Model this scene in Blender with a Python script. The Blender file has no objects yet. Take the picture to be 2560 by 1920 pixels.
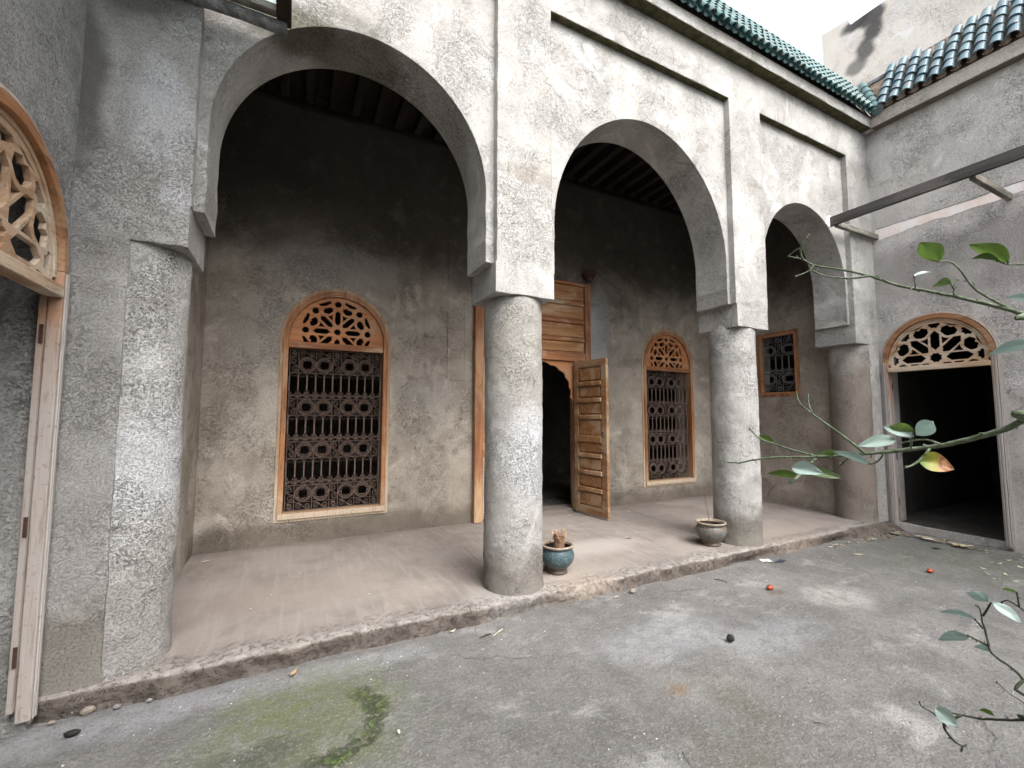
import bpy, bmesh, math, random
from mathutils import Vector, Matrix, noise
from mathutils.geometry import tessellate_polygon
R = math.radians
random.seed(7)
sc = bpy.context.scene
col = sc.collection

# ---------------------------------------------------------------- camera, world, sun, exposure
YAW, PITCH, ROLL, FPX = 26.743, 4.193, 0.074, 1089.6
cd = bpy.data.cameras.new('camera'); cam = bpy.data.objects.new('camera', cd); col.objects.link(cam)
cd.sensor_width = 36; cd.lens = 36*FPX/2560; cd.clip_start = .02; cd.clip_end = 600
ya, pi_, ro = R(YAW), R(PITCH), R(ROLL)
d = Vector((math.sin(ya)*math.cos(pi_), math.cos(ya)*math.cos(pi_), math.sin(pi_)))
r = Vector((math.cos(ya), -math.sin(ya), 0)); u = r.cross(d)
r2 = r*math.cos(ro)+u*math.sin(ro); u2 = u*math.cos(ro)-r*math.sin(ro)
cam.matrix_world = Matrix(((r2.x, u2.x, -d.x, 0), (r2.y, u2.y, -d.y, 0), (r2.z, u2.z, -d.z, 1.6), (0, 0, 0, 1)))
sc.camera = cam
sc.cycles.diffuse_bounces = 2
sc.view_settings.view_transform = 'Standard'; sc.view_settings.look = 'None'
sc.view_settings.gamma = 1; sc.view_settings.exposure = 1.55
SUN_EL, SUN_AZ = 52, 170           # compass-like: direction the light comes from, degrees from +Y towards +X
w = bpy.data.worlds.new('World'); sc.world = w; w.use_nodes = True
wn = w.node_tree; wn.nodes.clear()
sky = wn.nodes.new('ShaderNodeTexSky'); sky.sky_type = 'NISHITA'; sky.sun_disc = False
sky.sun_elevation = R(SUN_EL); sky.sun_rotation = R(SUN_AZ); sky.dust_density = 5; sky.air_density = 1.2
hs = wn.nodes.new('ShaderNodeHueSaturation'); hs.inputs['Saturation'].default_value = .3; hs.inputs['Value'].default_value = 1.0
bg = wn.nodes.new('ShaderNodeBackground'); bg.inputs[1].default_value = .15
wo = wn.nodes.new('ShaderNodeOutputWorld')
wn.links.new(sky.outputs[0], hs.inputs['Color']); wn.links.new(hs.outputs[0], bg.inputs[0]); wn.links.new(bg.outputs[0], wo.inputs[0])
sl = bpy.data.lights.new('sun', 'SUN'); sl.energy = .85; sl.angle = R(40); sl.color = (1, .985, .96)
so = bpy.data.objects.new('sun', sl); col.objects.link(so)
sd = Vector((math.sin(R(SUN_AZ))*math.cos(R(SUN_EL)), math.cos(R(SUN_AZ))*math.cos(R(SUN_EL)), math.sin(R(SUN_EL))))
so.rotation_euler = sd.to_track_quat('Z', 'Y').to_euler()

# ---------------------------------------------------------------- node helper
class NT:
    def __init__(s, name):
        s.m = bpy.data.materials.new(name); s.m.use_nodes = True; s.t = s.m.node_tree; s.t.nodes.clear()
        s.out = s.t.nodes.new('ShaderNodeOutputMaterial'); s.b = s.t.nodes.new('ShaderNodeBsdfPrincipled')
        s.t.links.new(s.b.outputs[0], s.out.inputs[0])
        s.memo = {}; s.geo = s.t.nodes.new('ShaderNodeNewGeometry'); s.P = s.geo.outputs['Position']
    def n(s, t): return s.t.nodes.new(t)
    def put(s, inp, v):
        if isinstance(v, bpy.types.NodeSocket): s.t.links.new(v, inp)
        elif isinstance(v, (tuple, list)): inp.default_value = tuple(v)+((1,) if len(v) == 3 and len(inp.default_value) == 4 else ())
        else: inp.default_value = v
    def noise(s, scale, detail=3, dist=0, rough=.55, vec=None, color=False):
        key = (scale, detail, dist, rough, None if vec is None else vec.node.name, color)
        if key in s.memo: return s.memo[key]
        q = s.n('ShaderNodeTexNoise'); s.put(q.inputs['Vector'], vec or s.P)
        q.inputs['Scale'].default_value = scale; q.inputs['Detail'].default_value = detail
        q.inputs['Distortion'].default_value = dist; q.inputs['Roughness'].default_value = rough
        s.memo[key] = q.outputs['Color' if color else 'Fac']; return s.memo[key]
    def voro(s, scale, feature='F1', vec=None, rnd=1):
        q = s.n('ShaderNodeTexVoronoi'); q.feature = feature; s.put(q.inputs['Vector'], vec or s.P); q.inputs['Scale'].default_value = scale
        q.inputs['Randomness'].default_value = rnd
        return q.outputs['Distance']
    def math(s, op, a, b=0, c=None, clamp=False):
        q = s.n('ShaderNodeMath'); q.operation = op; q.use_clamp = clamp
        s.put(q.inputs[0], a); s.put(q.inputs[1], b)
        if c is not None: s.put(q.inputs[2], c)
        return q.outputs[0]
    def vm(s, op, a, b=None, scale=None):
        q = s.n('ShaderNodeVectorMath'); q.operation = op; s.put(q.inputs[0], a)
        if b is not None: s.put(q.inputs[1], b)
        if scale is not None: s.put(q.inputs['Scale'], scale)
        return q.outputs['Value'] if op in ('LENGTH', 'DISTANCE', 'DOT_PRODUCT') else q.outputs[0]
    def mr(s, v, a, b, c=0, d_=1):
        q = s.n('ShaderNodeMapRange'); q.interpolation_type = 'SMOOTHSTEP'; s.put(q.inputs[0], v)
        for i, x in enumerate((a, b, c, d_)): s.put(q.inputs[i+1], x)
        return q.outputs[0]
    def mix(s, f, a, b, mode='MIX'):
        q = s.n('ShaderNodeMix'); q.data_type = 'RGBA'; q.blend_type = mode
        s.put(q.inputs[0], f); s.put(q.inputs[6], a); s.put(q.inputs[7], b); return q.outputs[2]
    def xyz(s, v=None):
        q = s.n('ShaderNodeSeparateXYZ'); s.put(q.inputs[0], v or s.P); return q.outputs
    def scaled(s, v, sx, sy, sz): return s.vm('MULTIPLY', v or s.P, (sx, sy, sz))
    def blob(s, c, rad, soft=.5, stretch=(1, 1, 1), wob=.25, wscale=3):
        """irregular round patch at a place on the surface (a stain), 1 inside"""
        dv = s.vm('MULTIPLY', s.vm('SUBTRACT', s.P, tuple(c)), tuple(1/x for x in stretch))
        L = s.math('ADD', s.vm('LENGTH', dv), s.math('MULTIPLY', s.math('SUBTRACT', s.noise(wscale, 4), .5), wob*4*rad))
        return s.mr(L, rad*(1-soft), rad*(1+soft), 1, 0)
    def bump(s, h, dist, strength=1, normal=None):
        q = s.n('ShaderNodeBump'); s.put(q.inputs['Height'], h); q.inputs['Distance'].default_value = dist; q.inputs['Strength'].default_value = strength
        if normal is not None: s.put(q.inputs['Normal'], normal)
        return q.outputs[0]
    def bevel(s, rad):
        q = s.n('ShaderNodeBevel'); q.samples = 4; q.inputs[0].default_value = rad; return q.outputs[0]
    def done(s, colr, rough=.9, normal=None, spec=.3, **k):
        s.put(s.b.inputs['Base Color'], colr); s.put(s.b.inputs['Roughness'], rough); s.put(s.b.inputs['Specular IOR Level'], spec)
        if normal is not None: s.put(s.b.inputs['Normal'], normal)
        for a, v in k.items(): s.put(s.b.inputs[a.replace('_', ' ')], v)
        return s.m

def squiggles(s, scale, width=.035, vec=None):
    """short curling crevices of roughcast plaster"""
    q = s.noise(scale, 1.5, 1.3, .5, vec)
    ln = s.mr(s.math('ABSOLUTE', s.math('SUBTRACT', q, .5)), 0, width, 1, 0)
    br = s.mr(s.noise(scale*.55, 1, 0, .5, vec), .46, .58)
    return s.math('MULTIPLY', ln, br)

def plaster(name, ca, cb, cc, rough_amt=1.0, stains=(), pits=.6, base=None, scale=1.0, bdist=.012, horiz=False, bevel=.012, fine=1.0, upper_shade=None):
    """ca light, cb mid, cc dark-dirty; stains: list of (color, center, radius, stretch, strength)"""
    s = NT(name)
    vec = s.scaled(None, 1, 1, 1.0)
    big = s.mr(s.noise(.9*scale, 5, .7, .6), .36, .64)
    mid = s.mr(s.noise(3.3*scale, 6, .5, .65), .38, .66)
    c = s.mix(big, ca, cb)
    c = s.mix(s.math('MULTIPLY', mid, .45), c, cc)
    drip = s.mr(s.noise(2.2, 5, .3, .6, vec=s.scaled(None, 1, 1, .16)), .56, .7)
    c = s.mix(s.math('MULTIPLY', drip, .4), c, cc)
    blot = s.mr(s.noise(1.9*scale, 7, 1.6, .7), .56, .66)
    c = s.mix(s.math('MULTIPLY', blot, .6), c, tuple(x*.88 for x in cc))
    crk = s.mr(s.voro(1.1, 'DISTANCE_TO_EDGE', s.vm('ADD', s.P, s.vm('SCALE', s.noise(2.5, 3, color=True), scale=.55))), .001, .007, 1, 0)
    crk = s.math('MULTIPLY', crk, s.mr(s.noise(1.4, 2), .54, .58))
    c = s.mix(s.math('MULTIPLY', crk, .5), c, tuple(x*.4 for x in cc))
    wht = s.mr(s.noise(2.3*scale, 5, .9, .6, vec=s.vm('ADD', s.P, (7, 3, 5))), .55, .7)
    c = s.mix(s.math('MULTIPLY', wht, .7), c, tuple(min(1, x*1.25) for x in ca))
    if upper_shade:   # upper wall: gallery shade painted in, together with older darker plaster, ragged join
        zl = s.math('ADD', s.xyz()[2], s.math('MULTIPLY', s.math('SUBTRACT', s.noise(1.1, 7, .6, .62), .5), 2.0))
        f = s.math('MULTIPLY', s.mr(zl, 3.0, 4.2), s.mr(s.noise(4.5, 5, .6, .65), .2, .5, .7, 1)); c = s.mix(f, c, upper_shade)
    for (sc_, cen, rad, st, k) in stains:
        c = s.mix(s.math('MULTIPLY', s.blob(cen, rad, .38, st, .32, 2.6), k), c, sc_)
    # coverage of the roughcast differs from patch to patch
    cov = s.mr(s.noise(1.7*scale, 4, .4, .6, vec=s.vm('ADD', s.P, (1, 9, 4))), .40, .60, .06, 1)
    v1 = s.scaled(None, 1, 1, 1.35)
    sq = s.math('MULTIPLY', squiggles(s, 62*fine, .05, v1), cov)
    sq2 = s.math('MULTIPLY', squiggles(s, 120*fine, .08, v1), s.math('MAXIMUM', cov, .45))
    q = s.math('MAXIMUM', sq, s.math('MULTIPLY', sq2, .9))
    cl = s.math('MULTIPLY', s.mr(s.noise(26*fine, 5, .8, .7), .55, .63), s.mr(s.noise(2.6, 4, .8, .6, vec=s.vm('ADD', s.P, (2, 2, 8))), .48, .6))
    c = s.mix(s.math('MULTIPLY', cl, .5), c, tuple(x*.6 for x in cc))
    c = s.mix(s.math('MULTIPLY', q, pits), c, tuple(x*.22 for x in cc))
    grit = s.noise(160, 2, 0, .6)
    c = s.mix(s.mr(grit, .45, .68, 0, .5), c, tuple(x*.55 for x in cc))
    ws = s.mr(s.voro(13), .045, .02, .0, .5)
    c = s.mix(s.math('MULTIPLY', ws, s.mr(s.noise(4, 2), .55, .6)), c, (.75, .73, .68))
    h = s.math('ADD', s.math('MULTIPLY', s.noise(31, 4, .3, .65), .4), s.math('MULTIPLY', s.noise(6, 3), .9))
    h = s.math('SUBTRACT', h, s.math('MULTIPLY', q, .5*rough_amt))
    h = s.math('ADD', h, s.math('MULTIPLY', s.noise(60*fine, 2, .6, .65), s.math('MULTIPLY', cov, .3)))
    h = s.math('ADD', h, s.math('MULTIPLY', grit, .12))
    nb = s.bump(h, bdist*rough_amt, .9, s.bevel(bevel) if bevel else None)
    return s.done(c, .93, nb, .15)

WH = (.50, .485, .455); GR = (.37, .35, .32); DK = (.22, .20, .175)
M = {}
M['facade'] = plaster('facade_plaster', (.60, .592, .575), (.515, .502, .48), (.35, .33, .302), pits=.72, fine=1.25, rough_amt=.85, stains=[
    ((.13, .115, .10), (-1.0, 3.25, 4.35), .42, (1.3, 1, .8), .85), ((.13, .115, .10), (-1.17, 3.25, 3.5), .13, (.9, 1, 4), .8), ((.22, .215, .21), (-1.15, 3.2, 1.6), .42, (.7, 1, 3.6), .6),
    ((.17, .15, .12), (-.9, 3.27, .25), .5, (1, 1, .6), .7),
    ((.70, .70, .72), (-.78, 3.27, 3.52), .17, (.85, 1, 2), .95), ((.68, .68, .70), (-.68, 3.27, 2.95), .10, (1, 1, 1), .9), ((.10, .095, .06), (-.05, 3.34, 4.42), .26, (1.4, 1, .6), .85), ((.13, .125, .09), (.35, 3.6, 4.58), .3, (1.6, 1, .5), .7), ((.33, .29, .24), (1.8, 3.27, 3.75), .2, (1.5, 1, .5), .5)])
M['facade_side'] = plaster('wing_plaster', (.76, .73, .70), (.66, .625, .595), (.46, .43, .40), pits=.7, rough_amt=1.2, fine=1.15, stains=[
    ((.30, .28, .27), (7.7, 2.2, 3.6), .55, (1, 3, .8), .55)])
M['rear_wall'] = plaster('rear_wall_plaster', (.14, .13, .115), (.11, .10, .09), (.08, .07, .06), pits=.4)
M['left_wall'] = plaster('left_wall_plaster', (.47, .465, .455), (.38, .373, .362), (.24, .23, .215), pits=.6)
M['column'] = plaster('column_plaster', (.55, .545, .53), (.475, .464, .445), (.31, .29, .265), pits=.85, fine=1.2, rough_amt=1.0, scale=1.3, bevel=0, stains=[
    ((.20, .18, .155), (1.8, 3.5, .12), .42, (1.3, 1.3, .9), .85), ((.20, .18, .15), (4.83, 3.5, .12), .45, (1.3, 1.3, 1), .85),
    ((.25, .20, .165), (7.46, 3.5, 1.0), .8, (1, 1, 1.7), .85), ((.56, .57, .60), (1.9, 3.28, 1.25), .3, (1, 1, 1.3), .7), ((.60, .61, .63), (-.72, 3.35, 1.35), .24, (1, 1, 1.4), .8), ((.23, .22, .20), (-.9, 3.5, .2), .5, (1, 1, 1), .5),
    ((.36, .34, .30), (1.75, 3.3, 2.2), .42, (1, 1, 1), .7)])
M['gallery'] = plaster('gallery_plaster', (.55, .50, .44), (.44, .392, .335), (.26, .218, .178), upper_shade=(.11, .097, .085), pits=.6, rough_amt=.9, stains=[
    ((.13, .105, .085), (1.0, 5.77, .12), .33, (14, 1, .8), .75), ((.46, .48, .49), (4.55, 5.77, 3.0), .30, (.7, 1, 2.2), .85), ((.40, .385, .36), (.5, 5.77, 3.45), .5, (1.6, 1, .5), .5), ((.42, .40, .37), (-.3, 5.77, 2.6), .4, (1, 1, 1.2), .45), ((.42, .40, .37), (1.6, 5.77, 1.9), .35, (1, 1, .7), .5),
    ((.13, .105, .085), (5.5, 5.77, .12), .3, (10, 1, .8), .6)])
M['cornice_warm'] = plaster('cream_cornice_plaster', (.74, .68, .61), (.64, .58, .52), (.48, .43, .38), pits=.35)
M['soffit'] = plaster('arch_soffit_plaster', (.36, .335, .30), (.30, .28, .25), (.22, .20, .175), pits=.5)
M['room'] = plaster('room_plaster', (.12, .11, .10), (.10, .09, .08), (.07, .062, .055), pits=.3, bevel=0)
M['upper'] = plaster('upper_house_plaster', (.94, .89, .82), (.90, .84, .76), (.80, .73, .64), pits=.12, stains=[
    ((.05, .05, .055), (9, 3.86, 8.80), .16, (1, 1.2, .8), .95), ((.05, .05, .055), (9, 3.62, 8.72), .17, (1, 1.1, 1), .95),
    ((.07, .07, .075), (9, 3.62, 8.45), .16, (1, 1, 1.2), .95), ((.09, .09, .09), (9, 3.74, 8.2), .15, (1, 1, 1.2), .9),
    ((.14, .14, .14), (9, 3.9, 7.98), .15, (1, 1.1, 1), .8), ((.92, .86, .80), (9, 2, 7.3), .5, (1, 8, .8), .8)])

def simple(name, ca, cb, scale=8, rough=.8, bd=.004, spec=.3):
    s = NT(name); n_ = s.noise(scale, 5, .3); c = s.mix(s.mr(n_, .35, .65), ca, cb)
    return s.done(c, rough, s.bump(s.noise(scale*5, 4), bd), spec)
M['moss'] = simple('mossy_underside', (.05, .047, .022), (.10, .09, .045), 12, .95, .02)

def ground_mat():
    s = NT('courtyard_concrete')
    big = s.mr(s.noise(.8, 8, .3, .68), .36, .64); mid = s.mr(s.noise(3, 9, .2, .75), .40, .62)
    c = s.mix(big, (.152, .148, .144), (.212, .206, .200)); c = s.mix(s.math('MULTIPLY', mid, .5), c, (.092, .087, .084))
    wp = s.mr(s.noise(1.7, 9, .25, .72, vec=s.vm('ADD', s.scaled(None, 1, 1.5, 1), (4, 2, 0))), .53, .68)
    c = s.mix(s.math('MULTIPLY', wp, .65), c, (.36, .357, .35))
    for cen, rad, st, colr, k in [((4.4, 2.3, 0), .22, (1.2, 1, 1), (.46, .45, .42), .8), ((2.5, 2.45, 0), .4, (1.3, .6, 1), (.42, .43, .45), .6),
            ((3.2, 2.1, 0), .3, (1.6, .6, 1), (.4, .41, .43), .5), ((-.75, 3.1, 0), .3, (2, .5, 1), (.42, .43, .46), .6), ((.35, 3.08, 0), .3, (2.2, .35, 1), (.42, .43, .44), .6),
            ((.12, 2.66, 0), .42, (1.1, .9, 1), (.17, .19, .095), 1.0), ((.05, 2.3, 0), .4, (1.3, .8, 1), (.16, .165, .11), .6),
            ((-.1, 2.5, 0), .14, (1.4, .7, 1), (.07, .075, .075), .6), ((2.09, 1.96, 0), .07, (1, 1, 1), (.24, .16, .10), .8), ((2.3, 1.75, 0), .2, (.8, 1.4, 1), (.15, .145, .11), .7),
            ((4.03, 2.56, 0), .07, (1.4, .8, 1), (.15, .10, .07), .8), ((1.9, 1.3, 0), .25, (1, 1.3, 1), (.15, .15, .11), .6), ((6.8, 2.5, 0), .75, (1.3, 1, 1), (.14, .15, .115), .7),
            ((6.6, 1.5, 0), .5, (1, 1, 1), (.15, .155, .12), .55)]:
        c = s.mix(s.math('MULTIPLY', s.math('MULTIPLY', s.blob(cen, rad, .6, st, .45, 3.5), s.mr(s.noise(9, 8, .2, .75), .36, .58, .3, 1)), k), c, tuple(x*.78 for x in colr))
    # bright moss crescent on the right rim of the damp patch
    dv = s.vm('LENGTH', s.vm('SUBTRACT', s.P, (.2, 2.58, 0)))
    ring = s.mr(s.math('ABSOLUTE', s.math('SUBTRACT', s.math('ADD', dv, s.math('MULTIPLY', s.math('SUBTRACT', s.noise(7, 3), .5), .18)), .27)), .02, .09, 1, 0)
    side = s.mr(s.math('SUBTRACT', s.xyz()[0], s.math('MULTIPLY', s.xyz()[1], .55)), -1.25, -1.05)
    mf = s.math('MULTIPLY', s.math('MULTIPLY', ring, side), s.mr(s.noise(16, 6, .5, .75), .40, .56))
    c = s.mix(s.math('MULTIPLY', mf, .8), c, s.mix(s.noise(60, 3), (.07, .11, .02), (.12, .18, .04)))
    # cracks
    wv = s.vm('ADD', s.scaled(None, 1, 1, 0), s.vm('SCALE', s.noise(2.5, 4, color=True), scale=.5))
    cr = s.mr(s.voro(.55, 'DISTANCE_TO_EDGE', wv), .002, .012, 1, 0)
    cr = s.math('MULTIPLY', cr, s.mr(s.noise(1.1, 2), .55, .6))
    c = s.mix(s.math('MULTIPLY', cr, .22), c, (.07, .065, .06))
    grit = s.noise(90, 3, .3, .7); g2 = s.noise(38, 4, .3, .65)
    c = s.mix(s.mr(grit, .5, .68, 0, .6), c, (.07, .067, .065)); c = s.mix(s.mr(s.noise(75, 4, .2, .7, vec=s.vm('ADD', s.P, (3, 1, 2))), .56, .68, 0, .5), c, (.36, .355, .35)); c = s.mix(s.mr(g2, .52, .66, 0, .28), c, (.27, .265, .26))
    ws = s.math('MULTIPLY', s.mr(s.voro(19), .05, .03), s.mr(s.noise(6, 2), .56, .6))
    c = s.mix(ws, c, (.42, .42, .40))
    h = s.math('ADD', s.math('MULTIPLY', g2, .8), s.math('MULTIPLY', grit, .5)); h = s.math('SUBTRACT', h, s.math('MULTIPLY', cr, .4))
    h = s.math('ADD', h, s.math('MULTIPLY', s.noise(7, 3), .8))
    h = s.math('ADD', h, s.math('MULTIPLY', mf, 1.2))
    return s.done(c, .9, s.bump(h, .018, 1), .25)
M['ground'] = ground_mat()

def platform_mat():
    s = NT('gallery_floor_cement')
    x, y, z = s.xyz()
    c = s.mix(s.mr(s.noise(1.0, 5, .6, .6), .36, .64), (.275, .243, .22), (.205, .178, .16))
    c = s.mix(s.math('MULTIPLY', s.mr(s.noise(3.5, 6, .6, .65), .45, .62), .45), c, (.30, .262, .236))
    # broom strokes, running towards the yard
    br = s.noise(16, 3, .4, .5, vec=s.scaled(None, 1, .12, 1))
    c = s.mix(s.math('MULTIPLY', s.mr(br, .46, .7), .4), c, (.33, .295, .268))
    edge = s.mr(s.math('ADD', y, s.math('MULTIPLY', s.noise(5, 4), .25)), 3.40, 3.62, 1, 0)
    c = s.mix(s.math('MULTIPLY', edge, .55), c, s.mix(s.mr(s.noise(6, 7, .3, .7), .42, .6), (.36, .345, .325), (.22, .205, .19)))
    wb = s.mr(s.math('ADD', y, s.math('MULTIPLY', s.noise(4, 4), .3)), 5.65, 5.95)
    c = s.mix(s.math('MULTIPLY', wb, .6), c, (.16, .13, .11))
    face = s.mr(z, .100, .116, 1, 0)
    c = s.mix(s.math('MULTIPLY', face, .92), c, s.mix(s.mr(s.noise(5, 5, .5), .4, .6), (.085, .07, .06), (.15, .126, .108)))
    for cen, rad, st, colr, k in [((3.1, 4.1, .12), .35, (1.6, .7, 1), (.37, .335, .31), .8), ((1.7, 3.4, .1), .2, (2, 1, 1), (.36, .35, .335), .6), ((2.35, 3.3, .08), .25, (1.5, 1, 1), (.33, .28, .24), .8),
                                  ((5.4, 3.4, .1), .3, (2, 1, 1), (.31, .255, .215), .6), ((0, 4.2, .12), .5, (1.6, .7, 1), (.27, .225, .20), .5)]:
        c = s.mix(s.math('MULTIPLY', s.blob(cen, rad, .5, st), k), c, colr)
    grit = s.noise(110, 3, .2, .65)
    c = s.mix(s.mr(grit, .45, .75, 0, .3), c, (.16, .14, .12))
    pit = s.math('MULTIPLY', squiggles(s, 45, .045), s.math('MAXIMUM', edge, face))
    c = s.mix(s.math('MULTIPLY', pit, .5), c, (.12, .105, .09))
    h = s.math('ADD', s.math('MULTIPLY', grit, .25), s.math('MULTIPLY', br, .5)); h = s.math('ADD', h, s.math('MULTIPLY', s.noise(20, 4), s.mr(s.math('MAXIMUM', edge, face), 0, 1, .3, 1.6)))
    h = s.math('SUBTRACT', h, pit)
    return s.done(c, .88, s.bump(h, .016, .9), .2)
M['platform'] = platform_mat()

def wood(name, c1, c2, c3, axis='Z', bleach=None, rough=.65, grain=1.0, soot=.0):
    """c1 warm, c2 darker warm, c3 bleached; bleach=(z0,z1) more bleached below"""
    s = NT(name)
    sv = {'Z': (1, 1, .07), 'X': (.07, 1, 1), 'Y': (1, .07, 1)}[axis]
    v = s.scaled(None, *sv)
    g = s.noise(60*grain, 4, .6, .6, vec=v); g2 = s.noise(14*grain, 3, .8, .5, vec=v)
    c = s.mix(s.mr(g2, .4, .62), c1, c2)
    patch = s.mr(s.noise(3.2, 5, .6, .6, vec=s.scaled(None, *{'Z': (1, 1, .35), 'X': (.35, 1, 1), 'Y': (1, .35, 1)}[axis])), .47, .6)
    if bleach:
        zz = s.mr(s.math('ADD', s.xyz()[2], s.math('MULTIPLY', s.math('SUBTRACT', s.noise(5, 4, .3), .5), 1.0)), bleach[0], bleach[1], 1, 0)
        patch = s.math('MAXIMUM', s.math('MULTIPLY', patch, .55), zz)
    c = s.mix(patch, c, c3)
    c = s.mix(s.mr(g, .5, .72, 0, .5), c, tuple(x*.45 for x in c2))
    c = s.mix(s.math('MULTIPLY', s.mr(s.noise(40, 3), .58, .7), .35), c, tuple(x*.4 for x in c2))
    h = s.math('ADD', g, s.math('MULTIPLY', g2, .6))
    return s.done(c, rough, s.bump(h, .0035, .8, s.bevel(.004)), .3)
OR1, OR2, PL = (.42, .19, .085), (.25, .105, .05), (.52, .40, .29)
M['wood_v'] = wood('orange_wood_upright', OR1, OR2, (.50, .34, .21), 'Z', (.3, 1.1))
M['wood_h'] = wood('orange_wood_crosswise', OR1, OR2, (.48, .34, .22), 'X')
M['wood_fan'] = wood('carved_orange_wood', (.50, .22, .095), (.40, .165, .07), (.45, .24, .13), 'X')
M['wood_pale_v'] = wood('bleached_wood_upright', (.45, .30, .18), (.36, .21, .11), (.56, .46, .35), 'Z', (.5, 1.5))
M['wood_leaf'] = wood('door_leaf_wood', (.36, .21, .115), (.27, .14, .07), (.45, .32, .20), 'Y')
M['wood_panel'] = wood('door_panel_wood', (.42, .22, .10), (.31, .15, .065), (.50, .34, .21), 'X')
M['wood_grey'] = wood('weathered_grey_wood', (.095, .085, .08), (.06, .054, .05), (.14, .125, .115), 'Y')
M['wood_greyx'] = wood('weathered_grey_wood_crosswise', (.20, .18, .15), (.12, .11, .09), (.33, .31, .27), 'X')
M['wood_jamb'] = wood('white_washed_wood', (.46, .25, .14), (.36, .18, .10), (.40, .36, .33), 'Z', (1.5, 2.5), grain=.8)
M['wood_jamb_mold'] = wood('white_washed_moulding', (.55, .45, .38), (.42, .33, .27), (.45, .42, .395), 'Z', (2.0, 3.2), grain=.8)
M['wood_lattice'] = wood('pale_lattice_wood', (.52, .36, .24), (.40, .25, .15), (.60, .50, .39), 'Y')
M['wood_sash'] = wood('brown_arch_wood', (.36, .17, .075), (.24, .11, .05), (.42, .26, .15), 'Y')
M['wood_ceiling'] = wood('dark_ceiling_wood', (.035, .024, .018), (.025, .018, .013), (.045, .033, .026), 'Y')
M['iron'] = simple('rusty_iron', (.19, .135, .11), (.125, .088, .072), 40, .7, .001, .4)
M['iron_grey'] = simple('dull_grey_iron', (.22, .215, .21), (.15, .145, .14), 40, .7, .001, .4)
M['rust'] = simple('rust', (.09, .045, .032), (.055, .032, .026), 60, .8, .002)
M['cream'] = simple('bare_cream_plaster', (.88, .74, .67), (.92, .88, .86), 5, .9, .006)
M['mortar'] = simple('grey_mortar', (.16, .165, .165), (.34, .34, .34), 14, .95, .02)
M['dark'] = simple('black_residue', (.012, .012, .013), (.02, .02, .02), 20, .7, .002)

def tile_mat(name, a, b):
    s = NT(name)
    att = s.n('ShaderNodeAttribute'); att.attribute_name = 'tint'
    c = s.mix(att.outputs['Fac'], a, b)
    c = s.mix(s.mr(s.noise(18, 5, .6, .6), .48, .64, 0, .6), c, (.17, .16, .145))
    c = s.mix(s.mr(s.noise(38, 4), .60, .66, 0, .85), c, (.36, .25, .19))
    return s.done(c, .38, s.bump(s.noise(30, 3), .004, .7), .4)
M['tile_green'] = tile_mat('green_glazed_tile', (.035, .12, .12), (.10, .21, .215))
M['tile_blue'] = tile_mat('blue_glazed_tile', (.035, .10, .135), (.11, .19, .225))
M['tile_pan'] = simple('unglazed_pan_tile', (.18, .13, .10), (.30, .23, .18), 20, .9, .004)

def pot_mat(name, a, b, base):
    s = NT(name); tc = s.n('ShaderNodeTexCoord').outputs['Object']; z = s.xyz(tc)[2]
    v = s.noise(9, 3, 2.2, .5, vec=tc)
    c = s.mix(s.mr(v, .42, .6), a, b)
    lo = s.mr(s.math('ADD', z, s.math('MULTIPLY', s.noise(14, 3, vec=tc), .05)), .07, .125, 1, 0)
    c = s.mix(lo, c, base)
    hi = s.mr(z, .238, .246); c = s.mix(hi, c, s.mix(s.mr(s.noise(20, 3, vec=tc), .4, .6), (.36, .28, .215), (.24, .19, .15)))
    swirl = s.mr(s.math('ABSOLUTE', s.math('SUBTRACT', s.noise(16, 1, 2.6, .4, vec=tc), .5)), 0, .03, 1, 0)
    c = s.mix(s.math('MULTIPLY', s.math('MULTIPLY', swirl, .6), s.math('SUBTRACT', 1, lo)), c, (.36, .41, .38))
    return s.done(c, .4, s.bump(s.math('ADD', swirl, s.noise(30, 3, vec=tc)), .004, .6), .5)
M['pot_blue'] = pot_mat('blue_glazed_clay', (.035, .075, .092), (.065, .105, .12), (.10, .08, .062))
M['pot_brown'] = pot_mat('worn_glazed_clay', (.15, .115, .09), (.085, .105, .11), (.15, .115, .09))

def leaf_mat(name, top, top2, under, transl=.25):
    s = NT(name); tc = s.n('ShaderNodeTexCoord').outputs['UV']; ux = s.xyz(tc)
    c = s.mix(s.mr(s.noise(60, 3), .4, .65), top, top2)
    ve = s.mr(s.math('ABSOLUTE', s.math('SUBTRACT', ux[1], .5)), 0, .03, .5, 0)
    c = s.mix(ve, c, tuple(min(1, x*1.9) for x in top))
    wv = s.n('ShaderNodeTexWave'); wv.inputs['Scale'].default_value = 4.5; s.put(wv.inputs['Vector'], s.vm('ADD', tc, s.vm('MULTIPLY', (0, 0, 0), (0, 0, 0))))
    c = s.mix(s.geo.outputs['Backfacing'], c, under)
    s.done(c, .34, s.bump(wv.outputs[0], .0004, .3), .55)
    tr = s.n('ShaderNodeBsdfTranslucent'); s.put(tr.inputs[0], tuple(min(1, x*2.0) for x in top)); ms = s.n('ShaderNodeMixShader'); ms.inputs[0].default_value = transl
    s.t.links.new(s.b.outputs[0], ms.inputs[1]); s.t.links.new(tr.outputs[0], ms.inputs[2]); s.t.links.new(ms.outputs[0], s.out.inputs[0])
    return s.m
M['leaf_g'] = leaf_mat('dark_lemon_leaf', (.055, .10, .015), (.075, .125, .02), (.14, .19, .09), .3)
M['leaf_p'] = leaf_mat('sky_sheen_lemon_leaf', (.24, .35, .31), (.32, .44, .41), (.34, .44, .40), .12)  # pale bluish base colour stands in for sky reflected off the leaf
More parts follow.
